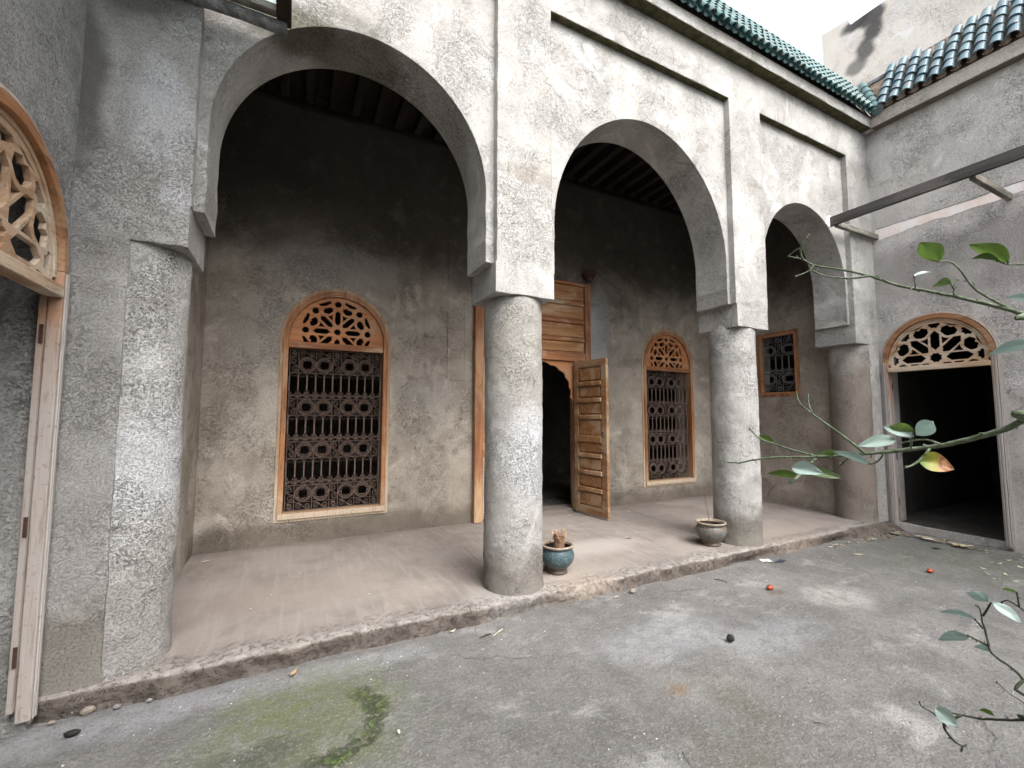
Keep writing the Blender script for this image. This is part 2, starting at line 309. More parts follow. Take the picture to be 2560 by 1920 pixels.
def ywl():
    s = NT('yellowing_leaf'); tc = s.n('ShaderNodeTexCoord').outputs['UV']; x = s.xyz(tc)[0]
    f = s.mr(s.math('ADD', x, s.math('MULTIPLY', s.math('SUBTRACT', s.noise(45, 3), .5), .2)), .5, .6)
    c = s.mix(f, s.mix(s.mr(x, 0, .45), (.10, .18, .02), (.24, .23, .03)), s.mix(s.mr(s.noise(90, 3), .4, .6), (.20, .085, .035), (.40, .21, .11)))
    return s.done(c, .5, s.bump(s.noise(80, 3), .001), .4)
M['leaf_y'] = ywl()
M['bark'] = simple('green_twig_bark', (.075, .115, .05), (.17, .20, .14), 90, .65, .0025, .35)
M['bark_d'] = simple('dark_twig_bark', (.035, .045, .025), (.06, .06, .04), 60, .7, .001)
M['trunk'] = simple('grey_trunk_bark', (.16, .14, .11), (.10, .085, .065), 20, .9, .01)
M['dry'] = simple('dry_leaf', (.34, .25, .16), (.20, .13, .08), 30, .8, .002)
M['dry2'] = simple('pale_dry_leaf', (.52, .47, .36), (.38, .33, .24), 30, .8, .002)
M['orange'] = simple('orange_red_skin', (.40, .07, .02), (.30, .045, .012), 30, .35, .001, .5)
M['black'] = simple('shrivelled_black_skin', (.012, .011, .013), (.03, .025, .022), 60, .6, .004)
M['white'] = simple('white_paper', (.78, .78, .78), (.7, .7, .72), 9, .8, .001)
M['navy'] = simple('dark_blue_cloth', (.03, .04, .07), (.06, .07, .10), 40, .9, .004)
M['grit'] = simple('white_grit', (.62, .61, .57), (.5, .48, .44), 30, .8, .002)
M['stone'] = simple('brown_grey_stone', (.20, .17, .14), (.3, .26, .22), 30, .9, .006)
M['soil'] = simple('dry_potting_soil', (.045, .032, .026), (.08, .055, .04), 60, .95, .01)
M['carved'] = simple('dried_brown_stump', (.14, .075, .045), (.30, .19, .12), 45, .6, .006)
M['carved_t'] = simple('pale_dried_scales', (.50, .36, .24), (.38, .24, .15), 45, .6, .004)
def glass_mat():
    s = NT('dusty_pane'); s.done(s.mix(s.mr(s.noise(12, 5, 1), .4, .65), (.55, .60, .60), (.72, .77, .77)), .35, None, .5)
    s.b.inputs['Transmission Weight'].default_value = .0
    tr = s.n('ShaderNodeBsdfTranslucent'); s.put(tr.inputs[0], (.8, .86, .88)); ms = s.n('ShaderNodeMixShader'); ms.inputs[0].default_value = .75
    s.t.links.new(s.b.outputs[0], ms.inputs[1]); s.t.links.new(tr.outputs[0], ms.inputs[2]); s.t.links.new(ms.outputs[0], s.out.inputs[0])
    return s.m
M['glass'] = glass_mat()

# ---------------------------------------------------------------- mesh helpers
class MB:
    def __init__(s): s.v = []; s.f = []; s.tint = []
    def add(s, vs, fs, t=0.):
        o = len(s.v); s.v += [tuple(x) for x in vs]; s.f += [tuple(o+i for i in f) for f in fs]; s.tint += [t]*len(vs)
    def box(s, a, b, jit=0):
        (x0, y0, z0), (x1, y1, z1) = a, b
        vs = [(x, y, z) for x in (x0, x1) for y in (y0, y1) for z in (z0, z1)]
        if jit: vs = [tuple(c+random.uniform(-jit, jit) for c in v) for v in vs]
        s.add(vs, [(0, 1, 3, 2), (4, 6, 7, 5), (0, 4, 5, 1), (2, 3, 7, 6), (0, 2, 6, 4), (1, 5, 7, 3)])
    def bar(s, p, q, w_, h_, up=(0, 0, 1)):
        p, q = Vector(p), Vector(q); t = (q-p).normalized(); up = Vector(up)
        a = t.cross(up)
        if a.length < 1e-4: a = t.cross(Vector((1, 0, 0)))
        a.normalize(); b = a.cross(t); a *= w_/2; b *= h_/2
        vs = [p-a-b, p+a-b, p+a+b, p-a+b, q-a-b, q+a-b, q+a+b, q-a+b]
        s.add(vs, [(0, 1, 2, 3), (7, 6, 5, 4), (0, 4, 5, 1), (1, 5, 6, 2), (2, 6, 7, 3), (3, 7, 4, 0)])
    def tube(s, pts, rad, n=6, closed=False, cap=True):
        pts = [Vector(p) for p in pts]; m = len(pts)
        rs = rad if isinstance(rad, (list, tuple)) else [rad]*m
        a = None; vs = []
        for i, p in enumerate(pts):
            t = (pts[(i+1) % m] if closed else pts[min(i+1, m-1)])-(pts[i-1] if (closed or i) else pts[0])
            if t.length < 1e-9: t = Vector((0, 0, 1))
            t.normalize()
            if a is None:
                a = t.cross(Vector((0, 0, 1)));
                if a.length < .05: a = t.cross(Vector((0, 1, 0)))
            a = (a-t*a.dot(t)).normalized(); b = t.cross(a)
            vs += [p+(a*math.cos(k*2*math.pi/n)+b*math.sin(k*2*math.pi/n))*rs[i] for k in range(n)]
        fs = []
        for i in range(m if closed else m-1):
            j = (i+1) % m
            fs += [(i*n+k, i*n+(k+1) % n, j*n+(k+1) % n, j*n+k) for k in range(n)]
        if cap and not closed: fs += [tuple(range(n-1, -1, -1)), tuple((m-1)*n+k for k in range(n))]
        s.add(vs, fs)
    def lathe(s, prof, n=48, c=(0, 0, 0), fn=None, ang=(0, 2*math.pi)):
        vs = []; full = abs(ang[1]-ang[0]-2*math.pi) < 1e-6; m = n if full else n+1
        for (rr, z) in prof:
            for k in range(m):
                th = ang[0]+(ang[1]-ang[0])*k/n; q = fn(th, z) if fn else 0
                vs.append((c[0]+(rr+q)*math.cos(th), c[1]+(rr+q)*math.sin(th), c[2]+z))
        fs = [(i*m+k, i*m+(k+1) % m, (i+1)*m+(k+1) % m, (i+1)*m+k) for i in range(len(prof)-1) for k in range(m if full else m-1)]
        s.add(vs, fs)
    def build(s, name, mat, parent=None, smooth=False, bevel=0):
        me = bpy.data.meshes.new(name); me.from_pydata(s.v, [], s.f)
        if any(s.tint):
            at = me.attributes.new('tint', 'FLOAT', 'POINT'); at.data.foreach_set('value', s.tint)
        bm = bmesh.new(); bm.from_mesh(me); bmesh.ops.recalc_face_normals(bm, faces=bm.faces); bm.to_mesh(me); bm.free()
        me.materials.append(mat)
        if smooth: me.polygons.foreach_set('use_smooth', [True]*len(me.polygons))
        o = bpy.data.objects.new(name, me); col.objects.link(o)
        if parent is not None: o.parent = parent; o.matrix_parent_inverse = Matrix.Translation(-wloc(parent))
        if bevel:
            b_ = o.modifiers.new('bevel', 'BEVEL'); b_.width = bevel; b_.segments = 2; b_.limit_method = 'ANGLE'
        return o
def wloc(o):
    v = Vector((0, 0, 0))
    while o is not None:
        v += o.location + (o.matrix_parent_inverse.translation if o.parent else Vector((0, 0, 0))); o = o.parent
    return v
def thing(name, label, cat, loc=(0, 0, 0), group=None, local=False):
    o = bpy.data.objects.new(name, None); col.objects.link(o); o.location = loc; o.empty_display_size = .2
    o['label'] = label; o['category'] = cat
    if group: o['group'] = group
    return o
def tag(o, label, cat, group=None, kind=None):
    if label: o['label'] = label; o['category'] = cat
    if group: o['group'] = group
    if kind: o['kind'] = kind
    return o
def jitline(p, q, step=.09, j=.003):
    p, q = Vector(p), Vector(q); n = max(1, int((q-p).length/step)); nrm = Vector((-(q-p).y, (q-p).x)).normalized()
    out = []
    for i in range(n):
        c = p.lerp(q, i/n)
        if i: c = c+nrm*(noise.noise(Vector((c.x*6, c.y*6, 1.3)))*j*2.2+random.uniform(-j, j)*.6)
        out.append((c.x, c.y))
    return out
def rough_poly(poly, step=.09, j=.003):
    o = []
    for i in range(len(poly)): o += jitline(poly[i], poly[(i+1) % len(poly)], step, j)
    return o
def plate(mb, outline, holes, axis, a, b):
    """slab: 2-D outline with holes; axis 'Y' -> (x,z), 'X' -> (y,z), 'Z' -> (x,y); from coordinate a to b"""
    rings = [list(outline)]+[list(h) for h in holes]
    tri = tessellate_polygon([[Vector((p[0], p[1], 0)) for p in rg] for rg in rings])
    flat = [p for rg in rings for p in rg]
    f3 = {'Y': lambda p, c: (p[0], c, p[1]), 'X': lambda p, c: (c, p[0], p[1]), 'Z': lambda p, c: (p[0], p[1], c)}[axis]
    n = len(flat); vs = [f3(p, a) for p in flat]+[f3(p, b) for p in flat]
    fs = [tuple(t) for t in tri]+[tuple(n+i for i in reversed(t)) for t in tri]
    o = 0
    for rg in rings:
        m = len(rg); fs += [(o+i, o+(i+1) % m, n+o+(i+1) % m, n+o+i) for i in range(m)]; o += m
    mb.add(vs, fs)
def arch(x0, x1, zs, rise, n=32, rev=False, p=2.0):
    """points over an arch from (x0,zs) to (x1,zs)"""
    cx, a = (x0+x1)/2, (x1-x0)/2; o = []
    for i in range(n+1):
        t = math.pi*(1-i/n); c, s_ = math.cos(t), math.sin(t)
        o.append((cx+a*math.copysign(abs(c)**(2/p), c), zs+rise*abs(s_)**(2/p)))
    return o[::-1] if rev else o
def archframe(x0, x1, z0, zs, rise, n=32): return [(x0, z0)]+arch(x0, x1, zs, rise, n)+[(x1, z0)]

# ================================================================ levels
F, B = 3.272, 5.769          # arcade front plane, gallery back wall
XL, XR = -1.16, 7.735        # side walls of the yard
GL, GR_ = -.894, 7.445       # gallery ends
HP = .123; ZB = 2.645; ZN = 2.911; ZC = 5.913
YS = -7.5                    # far side of the yard, behind the camera
# ---------------------------------------------------------------- ground
mb = MB()
def grid(mb, x0, x1, y0, y1, nx, ny, fz):
    vs = [(x0+(x1-x0)*i/nx, y0+(y1-y0)*j/ny, 0) for j in range(ny+1) for i in range(nx+1)]
    vs = [(x, y, fz(x, y)) for x, y, _ in vs]
    mb.add(vs, [(j*(nx+1)+i, j*(nx+1)+i+1, (j+1)*(nx+1)+i+1, (j+1)*(nx+1)+i) for j in range(ny) for i in range(nx)])
gz = lambda x, y: .012*noise.noise(Vector((x*.8, y*.8, 0)))+.006*noise.noise(Vector((x*3, y*3, 3)))+.0015*noise.noise(Vector((x*14, y*14, 5)))-.006
grid(mb, XL-.02, XR+.06, YS, 3.45, 300, 290, gz)
g = mb.build('ground', M['ground'], smooth=True); tag(g, None, None, kind='structure')
mb = MB(); S = 250
xs = [-S, XL-.02, XR+.06, S]; ys = [-S, YS, 3.45, S]
for i in range(3):
    for j in range(3):
        if (i, j) != (1, 1): mb.add([(xs[i], ys[j], -.02), (xs[i+1], ys[j], -.02), (xs[i+1], ys[j+1], -.02), (xs[i], ys[j+1], -.02)], [(0, 1, 2, 3)])
g = mb.build('terrain', M['ground']); tag(g, None, None, kind='structure')
# gallery floor: raised slab with a broken front edge
mb = MB(); nx = 900
prof = [(0, -.03), (0, .0), (.004, .03), (.0, .06), (.0, .094), (.005, .113), (.022, .121), (.07, HP)]
nb = 60; prof += [(.07+(B+.05-F-.07)*k/nb, HP) for k in range(1, nb+1)]
vs = []
for i in range(nx+1):
    x = XL-.01+(XR+.02-XL)*i/nx
    e = F-.035+.03*noise.noise(Vector((x*1.1, 0, 0)))+.018*noise.noise(Vector((x*4, 2, 0)))+.008*noise.noise(Vector((x*15, 4, 0)))
    drop = max(0, min(1, (x-6.3)/1.2))
    for k, (dy, z) in enumerate(prof):
        rgh = .016*noise.noise(Vector((x*9, z*14, 7)))+.007*noise.noise(Vector((x*30, z*40, 9)))+random.uniform(-.0015, .0015) if k < 7 else 0
        chip = max(0, noise.noise(Vector((x*2.3, 8, 1)))-.15)*.04+max(0, noise.noise(Vector((x*8, 8, 1)))-.2)*.03 if k in (4, 5, 6) else 0
        under = -.055*max(0, noise.noise(Vector((x*1.1+.5, 3, 4)))+.1) if k in (0, 1, 2) else 0
        zz = z+.002*noise.noise(Vector((x*3, (e+dy)*3, 2)))+.004*noise.noise(Vector((x*.7, dy, 2)))
        yy = e+dy*(1+drop*1.2 if k < 8 else 1)+rgh+chip-under
        if k < 8: zz -= max(0, drop)*(.012 if k > 2 else 0)
        yy -= drop*.14*(1-z/HP) if k < 8 else 0
        vs.append((x, yy, zz-(.010*max(0, noise.noise(Vector((x*2.3, 8, 1)))) if k in (4, 5, 6) else 0)))
m_ = len(prof); mb.add(vs, [(i*m_+k, (i+1)*m_+k, (i+1)*m_+k+1, i*m_+k+1) for i in range(nx) for k in range(m_-1)])
g = mb.build('gallery_floor', M['platform'], smooth=True); tag(g, None, None, kind='structure')

# ================================================================ arcade building
arc = thing('arcade_building', 'grey roughcast building with three arches on round columns beneath green tiled eaves', 'building', (3.29, 4.5, 0))
mb = MB()
A1 = (-.549, 1.433, 3.50, 1.043); A2 = (2.125, 4.513, 3.40, 1.35); A3 = (5.20, 7.074, 3.46, 1.02)
def arcpts(a, p=2.0): return [(a[0], ZN)]+arch(a[0], a[1], a[2], a[3], 40, p=p)+[(a[1], ZN)]
low = [(XL-.3, ZN)]+arcpts(A1)+arcpts(A2, 1.93)+arcpts(A3)+[(XR+.3, ZN)]
out = []
for i in range(len(low)-1):
    out += jitline(low[i], low[i+1], .06, .0035)
out += [low[-1], (XR+.3, 6.1), (XL-.3, 6.1)]
plate(mb, out, [], 'Y', F+.072, F+.045+.466)
wall = mb.build('arch_wall', M['facade'], arc)
# raised pilasters and band around the three sunk panels
mb = MB()
pan = [(-.608, 1.505, 5.41), (2.054, 4.560, 5.42), (5.143, 7.12, 5.42)]
out = [(XL-.28, -.05)]+jitline((XL-.28, -.05), (GL, -.05), .1, .001)[1:]+jitline((GL, -.05), (GL, ZB), .1, .003)+jitline((GL, ZB), (-.614, ZB), .05, .003)+[(-.614, ZB), (-.614, ZN+.001)]
nxt = [(1.495, 2.072), (4.577, 5.134), (7.121, GR_+.01)]
for (a, b, t), (c_, d_) in zip(pan, nxt):
    out += jitline((a, ZN+.001), (a, t), .08, .003)+jitline((a, t), (b, t), .08, .003)+jitline((b, t), (b, ZN+.001), .08, .003)+[(b, ZN+.001), (c_, ZN+.0005)]
    out += jitline((c_, ZB), (d_, ZB), .05, .003)
    if d_ < 7: out += [(d_, ZB), (d_, ZN+.0005)]
out += jitline((GR_+.01, ZB), (GR_+.01, -.05), .1, .003)+[(XR+.28, -.05), (XR+.28, 6.0), (XL-.28, 6.0)]
plate(mb, out, [], 'Y', F, F+.09)
mb.build('pilaster_band', M['facade'], arc)
mb = MB()
for a, b, t in pan: mb.box((a+.002, F+.004, t-.008), (b-.002, F+.071, t+.004))
mb.build('panel_ledge', M['moss'], arc)
# wall ends behind the half-buried columns
for (a_, b_) in ((XL-.3, GL-.004), (GR_+.014, XR+.3)):
    mb = MB(); mb.box((a_, F+.02, -.06), (b_, F+.5, ZN+.05)); mb.build('end_wall', M['facade'], arc)
# impost blocks
def block(x0, x1):
    mb = MB(); n = 8; y0, y1, z0, z1 = F+.088, F+.543, ZB+.002, ZN
    plate(mb, rough_poly([(x0, y0), (x1, y0), (x1, y1), (x0, y1)], .07, .001), [], 'Z', z0, z1)
    return mb.build('impost_block', M['facade'], arc)
for a, b in [(GL-.0, -.614), (1.495, 2.072), (4.577, 5.134), (7.121, 7.45)]: block(a, b)
# columns
def column(x, y, rad, seed):
    mb = MB(); N = 96; prof = []
    H = ZB-.1+.06
    for k in range(121):
        z = H*k/120; rr = rad
        t = (z-(H-.10))/.10
        if t > 0: rr -= .035*t*t
        if z < .12: rr += .008*(1-z/.12)
        prof.append((rr, z))
    def fn(th, z):
        v = Vector((math.cos(th)*rad, math.sin(th)*rad, z+seed*5))
        return .007*noise.noise(v*2.2)+.0045*noise.noise(v*9)+.003*noise.noise(v*26)+(-.010*max(0, noise.noise(v*7))*max(0, 1-z/.5))
    mb.lathe(prof, N, (x, y, .1), fn)
    return mb.build('column', M['column'], arc, smooth=True)
c1 = column(-.90, 3.545, .262, 1); c2 = column(1.797, 3.54, .262, 2); c3 = column(4.815, 3.54, .262, 3); c4 = column(7.475, 3.54, .265, 4)
# cornice: band standing proud, mossy underside
mb = MB(); pts = [(XL-.3, 5.0)]
out = jitline((XL-.3, ZC), (XR+.1, ZC), .1, .004)+[(XR+.1, ZC), (XR+.1, 6.06), (XL-.3, 6.06)]
plate(mb, out, [], 'Y', F-.125, F+.3)
mb.build('cornice', M['facade'], arc)
mb = MB(); mb.box((XL, F-.120, ZC-.008), (XR-.12, F+.0, ZC+.006)); mb.build('cornice_ledge', M['moss'], arc)
# gallery shell
mb = MB()
def winopen(x0): return [(x0+.03, .435), (x0+1.14+.03, .435)]+arch(x0+.03, x0+1.17, 2.52, .60, 24, rev=True)
W1, W2 = -.117, 5.473
dop = [(2.40, HP-.02), (4.17, HP-.02), (4.17, 3.6), (2.40, 3.6)]
plate(mb, [(GL-.3, -.1), (2.40, -.1), (2.40, 3.6), (4.17, 3.6), (4.17, -.1), (GR_+.3, -.1), (GR_+.3, 5.7), (GL-.3, 5.7)], [winopen(W1), winopen(W2)], 'Y', B, B+.34)
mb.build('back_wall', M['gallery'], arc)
mb = MB()
plate(mb, rough_poly([(1.9, 2.10), (2.15, 2.09), (2.155, 5.4), (1.9, 5.4)], .1, .004), [], 'Y', B-.009, B+.01)
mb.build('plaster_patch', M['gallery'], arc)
mb = MB()
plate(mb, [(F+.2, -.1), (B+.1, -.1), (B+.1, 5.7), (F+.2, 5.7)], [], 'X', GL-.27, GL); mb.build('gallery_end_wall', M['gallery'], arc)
mb = MB()
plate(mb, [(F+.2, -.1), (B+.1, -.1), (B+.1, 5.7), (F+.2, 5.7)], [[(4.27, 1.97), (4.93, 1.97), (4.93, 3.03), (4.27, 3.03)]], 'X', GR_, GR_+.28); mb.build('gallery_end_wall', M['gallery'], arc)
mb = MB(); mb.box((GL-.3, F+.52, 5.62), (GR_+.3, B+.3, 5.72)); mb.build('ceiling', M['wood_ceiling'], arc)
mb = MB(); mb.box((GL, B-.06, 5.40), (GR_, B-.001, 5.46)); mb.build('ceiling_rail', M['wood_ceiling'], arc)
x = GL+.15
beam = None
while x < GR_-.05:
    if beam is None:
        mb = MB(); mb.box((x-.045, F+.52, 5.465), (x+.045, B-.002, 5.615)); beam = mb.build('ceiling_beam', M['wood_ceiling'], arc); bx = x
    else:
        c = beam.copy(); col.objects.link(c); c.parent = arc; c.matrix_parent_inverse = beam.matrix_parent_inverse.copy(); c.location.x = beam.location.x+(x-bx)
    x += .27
mb = MB()
def roombox(mb, a, b, skip):
    (x0, y0, z0), (x1, y1, z1) = a, b; t = .1
    sl = {'-x': ((x0-t, y0-t, z0-t), (x0, y1+t, z1+t)), '+x': ((x1, y0-t, z0-t), (x1+t, y1+t, z1+t)), '-y': ((x0, y0-t, z0-t), (x1, y0, z1+t)),
          '+y': ((x0, y1, z0-t), (x1, y1+t, z1+t)), '-z': ((x0, y0, z0-t), (x1, y1, z0)), '+z': ((x0, y0, z1), (x1, y1, z1+t))}
    for k, (p, q) in sl.items():
        if k not in skip: mb.box(p, q)
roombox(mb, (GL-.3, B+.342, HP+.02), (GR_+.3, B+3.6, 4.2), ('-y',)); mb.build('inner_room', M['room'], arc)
mb = MB(); mb.box((2.40, B+.001, HP-.1), (4.17, B+.34, HP+.035)); mb.build('door_sill', M['platform'], arc)
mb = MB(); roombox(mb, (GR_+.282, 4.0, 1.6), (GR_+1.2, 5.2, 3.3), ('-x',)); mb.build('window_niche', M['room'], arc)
# flat roof mass behind the tiles
mb = MB(); mb.box((XL-.3, F+.48, 5.75), (XR+.2, B+4, 6.08)); mb.build('flat_roof', M['facade'], arc)

# ---------------------------------------------------------------- glazed tile skirts
def tile_row(mbs, mbp, base, up, side, n_courses, length, rad, sc=1.0):
    """one run of cover tiles going up the slope from base; up, side unit vectors"""
    base, up, side = Vector(base), Vector(up).normalized(), Vector(side).normalized(); nor = side.cross(up)
    if nor.z < 0: nor = -nor
    ns = 10
    for k in range(n_courses):
        t = random.random(); j = random.uniform(-.004, .004)
        o = base+up*(k*length*.86+random.uniform(-.006, .006))+side*(j*1.6)+nor*random.uniform(0, .006)
        L = length; vs = []
        for e, (s_, rr, lift) in enumerate([(0, rad, .012), (1, rad*.84, 0.0)]):
            for q in range(ns+1):
                a = math.pi*q/ns
                for th in (0, .011):
                    vs.append(o+up*(s_*L)+side*(math.cos(a)*(rr-th))+nor*(math.sin(a)*(rr-th)+lift))
        m = 2*(ns+1); fs = []
        for q in range(ns):
            fs += [(2*q, 2*q+2, m+2*q+2, m+2*q), (2*q+1, m+2*q+1, m+2*q+3, 2*q+3), (2*q, 2*q+1, 2*q+3, 2*q+2), (m+2*q, m+2*q+2, m+2*q+3, m+2*q+1)]
        mbs.add(vs, fs, max(.01, t))
def pan_row(mbp, base, up, side, L, rad):
    base, up, side = Vector(base), Vector(up).normalized(), Vector(side).normalized(); nor = side.cross(up)
    if nor.z < 0: nor = -nor
    ns = 8; vs = []
    for s_ in (0, 1):
        for q in range(ns+1):
            a = math.pi*q/ns
            for th in (0, .012): vs.append(base+up*(s_*L)+side*(math.cos(a)*(rad-th))-nor*(math.sin(a)*(rad-th)*.75))
    m = 2*(ns+1); fs = []
    for q in range(ns): fs += [(2*q, 2*q+2, m+2*q+2, m+2*q), (2*q+1, m+2*q+1, m+2*q+3, 2*q+3), (2*q, 2*q+1, 2*q+3, 2*q+2)]
    mbp.add(vs, fs)
UPF = Vector((0, .36, .70)).normalized(); UPR = Vector((.38, 0, .70)).normalized()
mt, mp = MB(), MB(); x = -1.0; SL = .88; EZ = 6.075
while x < XR-.12:
    tile_row(mt, mp, (x, 3.065, EZ), UPF, (1, 0, 0), 5, .205, .047)
    pan_row(mp, (x+.06, 3.075, EZ+.002), UPF, (1, 0, 0), SL, .045); x += .12
roof = mt.build('tile_roof', M['tile_green'], arc, smooth=False)
mp.tint = [.15]*len(mp.v); mp.build('pan_tile_course', M['tile_green'], arc)
mb = MB()
p0 = Vector((0, 3.16, EZ-.012)); p1 = p0+UPF*(SL+.03)
mb.add([(XL-.3, p0.y, p0.z), (XR+.02, p0.y, p0.z), (XR+.37, p1.y, p1.z), (XL-.3, p1.y, p1.z), (XL-.3, p0.y+.6, p0.z), (XR+.6, p0.y+.6, p0.z), (XR+.6, p0.y+.6, p1.z), (XL-.3, p0.y+.6, p1.z)],
       [(0, 1, 2, 3), (3, 2, 6, 7), (0, 4, 5, 1), (4, 7, 6, 5), (0, 3, 7, 4), (1, 5, 6, 2)])
mb.build('roof_bed', M['tile_pan'], arc)
mb = MB(); x = -1.1
while x < XR+.15:
    L = .30; mb.tube([(x, p1.y+.0, p1.z+.01), (x+L*.5, p1.y, p1.z+.012), (x+L, p1.y+.0, p1.z+.002)], [.050, .047, .040], 10); x += .26
mb.tint = [.5]*len(mb.v); mb.build('ridge_tile_course', M['tile_green'], arc, smooth=True)
# column of round tiles down the inner corner
mt, mp = MB(), MB(); e0 = Vector((XR-.20, 3.03, EZ+.03)); e1 = Vector((XR+.28, 3.40, 6.90)); up = (e1-e0).normalized(); n_ = 5; L = (e1-e0).length/n_
for k in range(n_):
    a = e0+up*(k*L); mt.tube([a, a+up*(L*1.12)], [.068, .055], 16, cap=(k == 0))
mt.tint = [.35]*len(mt.v); mt.build('valley_tile_course', M['tile_green'], arc)
mb = MB(); mb.tube([e0-up*.004, e0+up*.01], [.074, .074], 18); mb.tint = [.9]*len(mb.v); mb.build('tile_end_cap', M['tile_blue'], arc)

# ================================================================ wooden windows, doors
def star(r0, r1, rot=0, n=8): return [((r0 if i % 2 == 0 else r1)*math.cos(math.pi*i/n+rot), (r0 if i % 2 == 0 else r1)*math.sin(math.pi*i/n+rot)) for i in range(2*n)]
def pol(a, r_): return (r_*math.cos(R(a)), r_*math.sin(R(a)))
def fan_holes(k=1.0, zcut=-.43):
    if k > 1: return lattice_holes()
    H = [star(.118*k, .092*k, R(22.5))]
    def grow(ps):
        cx = sum(p[0] for p in ps)/len(ps); cy = sum(p[1] for p in ps)/len(ps)
        return [(cx+(p[0]-cx)*k, cy+(p[1]-cy)*k) for p in ps]
    for i in range(8):
        a = 45*i; ca, sa = math.cos(R(a)), math.sin(R(a)); rt = lambda p: (p[0]*ca-p[1]*sa, p[0]*sa+p[1]*ca)
        kw = .088+(k-1)*.11
        H.append([rt(p) for p in [(.235, 0), (.33, kw), (.68, kw), (.765, 0), (.68, -kw), (.33, -kw)]])
        H.append([rt((1+p[0], p[1])) for p in star(.125*k, .095*k, R(22.5+a))])
        b = a+22.5
        H.append(grow([pol(b+x_, r_) for x_, r_ in [(11, .775), (3.2, .70), (-3.2, .70), (-11, .775), (-10.5, .875), (-3.5, .93), (0, .885), (3.5, .93), (10.5, .875)]]))
        H.append(grow([pol(b+x_, r_) for x_, r_ in [(10.5, 1.13), (10.3, 1.05), (0, .985), (-10.3, 1.05), (-10.5, 1.13), (0, 1.12)]]))
        H.append(grow([pol(b+x_, r_) for x_, r_ in [(8.2, .635), (2, .615), (-2, .615), (-8.2, .635), (0, .43)]]))
    return H
def lattice_holes():
    H = [star(.155, .118, R(22.5))]
    for i in range(8):
        a = 45*i; ca, sa = math.cos(R(a)), math.sin(R(a)); rt = lambda p: (p[0]*ca-p[1]*sa, p[0]*sa+p[1]*ca)
        H.append([rt(p) for p in [(.215, 0), (.325, .108), (.68, .108), (.795, 0), (.68, -.108), (.325, -.108)]])
        H.append([rt((1+p[0], p[1])) for p in star(.158, .12, R(22.5+a))])
        b = a+22.5
        H.append([pol(b+x_, r_) for x_, r_ in [(13, .76), (3.8, .665), (-3.8, .665), (-13, .76), (-12.2, .885), (-4, .955), (0, .90), (4, .955), (12.2, .885)]])
        H.append([pol(b+x_, r_) for x_, r_ in [(12.4, 1.16), (11.6, 1.02), (0, .955), (-11.6, 1.02), (-12.4, 1.16), (0, 1.15)]])
        H.append([pol(b+x_, r_) for x_, r_ in [(8.9, .62), (2, .595), (-2, .595), (-8.9, .62), (0, .40)]])
    return H
def clip(ps, zc):
    o = []
    for i in range(len(ps)):
        a, b = ps[i], ps[(i+1) % len(ps)]
        if a[1] >= zc: o.append(a)
        if (a[1] >= zc) != (b[1] >= zc):
            t = (zc-a[1])/(b[1]-a[1]); o.append((a[0]+t*(b[0]-a[0]), zc))
    return o
def area(ps): return abs(sum(ps[i][0]*ps[(i+1) % len(ps)][1]-ps[(i+1) % len(ps)][0]*ps[i][1] for i in range(len(ps))))/2
def fan_plate(mb, outline, cx, cz, sx, sz, axis, a, b, k=1.0, zmin=None, inside=None):
    hs_ = []
    for h in fan_holes(k):
        q = [(cx+p[0]*sx, cz+p[1]*sz) for p in h]
        if zmin is not None: q = clip(q, zmin)
        if inside is not None: q = [p for p in q if inside(p)] if sum(inside(p) for p in q) >= 3 else []
        if len(q) >= 3 and area(q) > 1e-4: hs_.append(q)
    plate(mb, outline, hs_, axis, a, b)

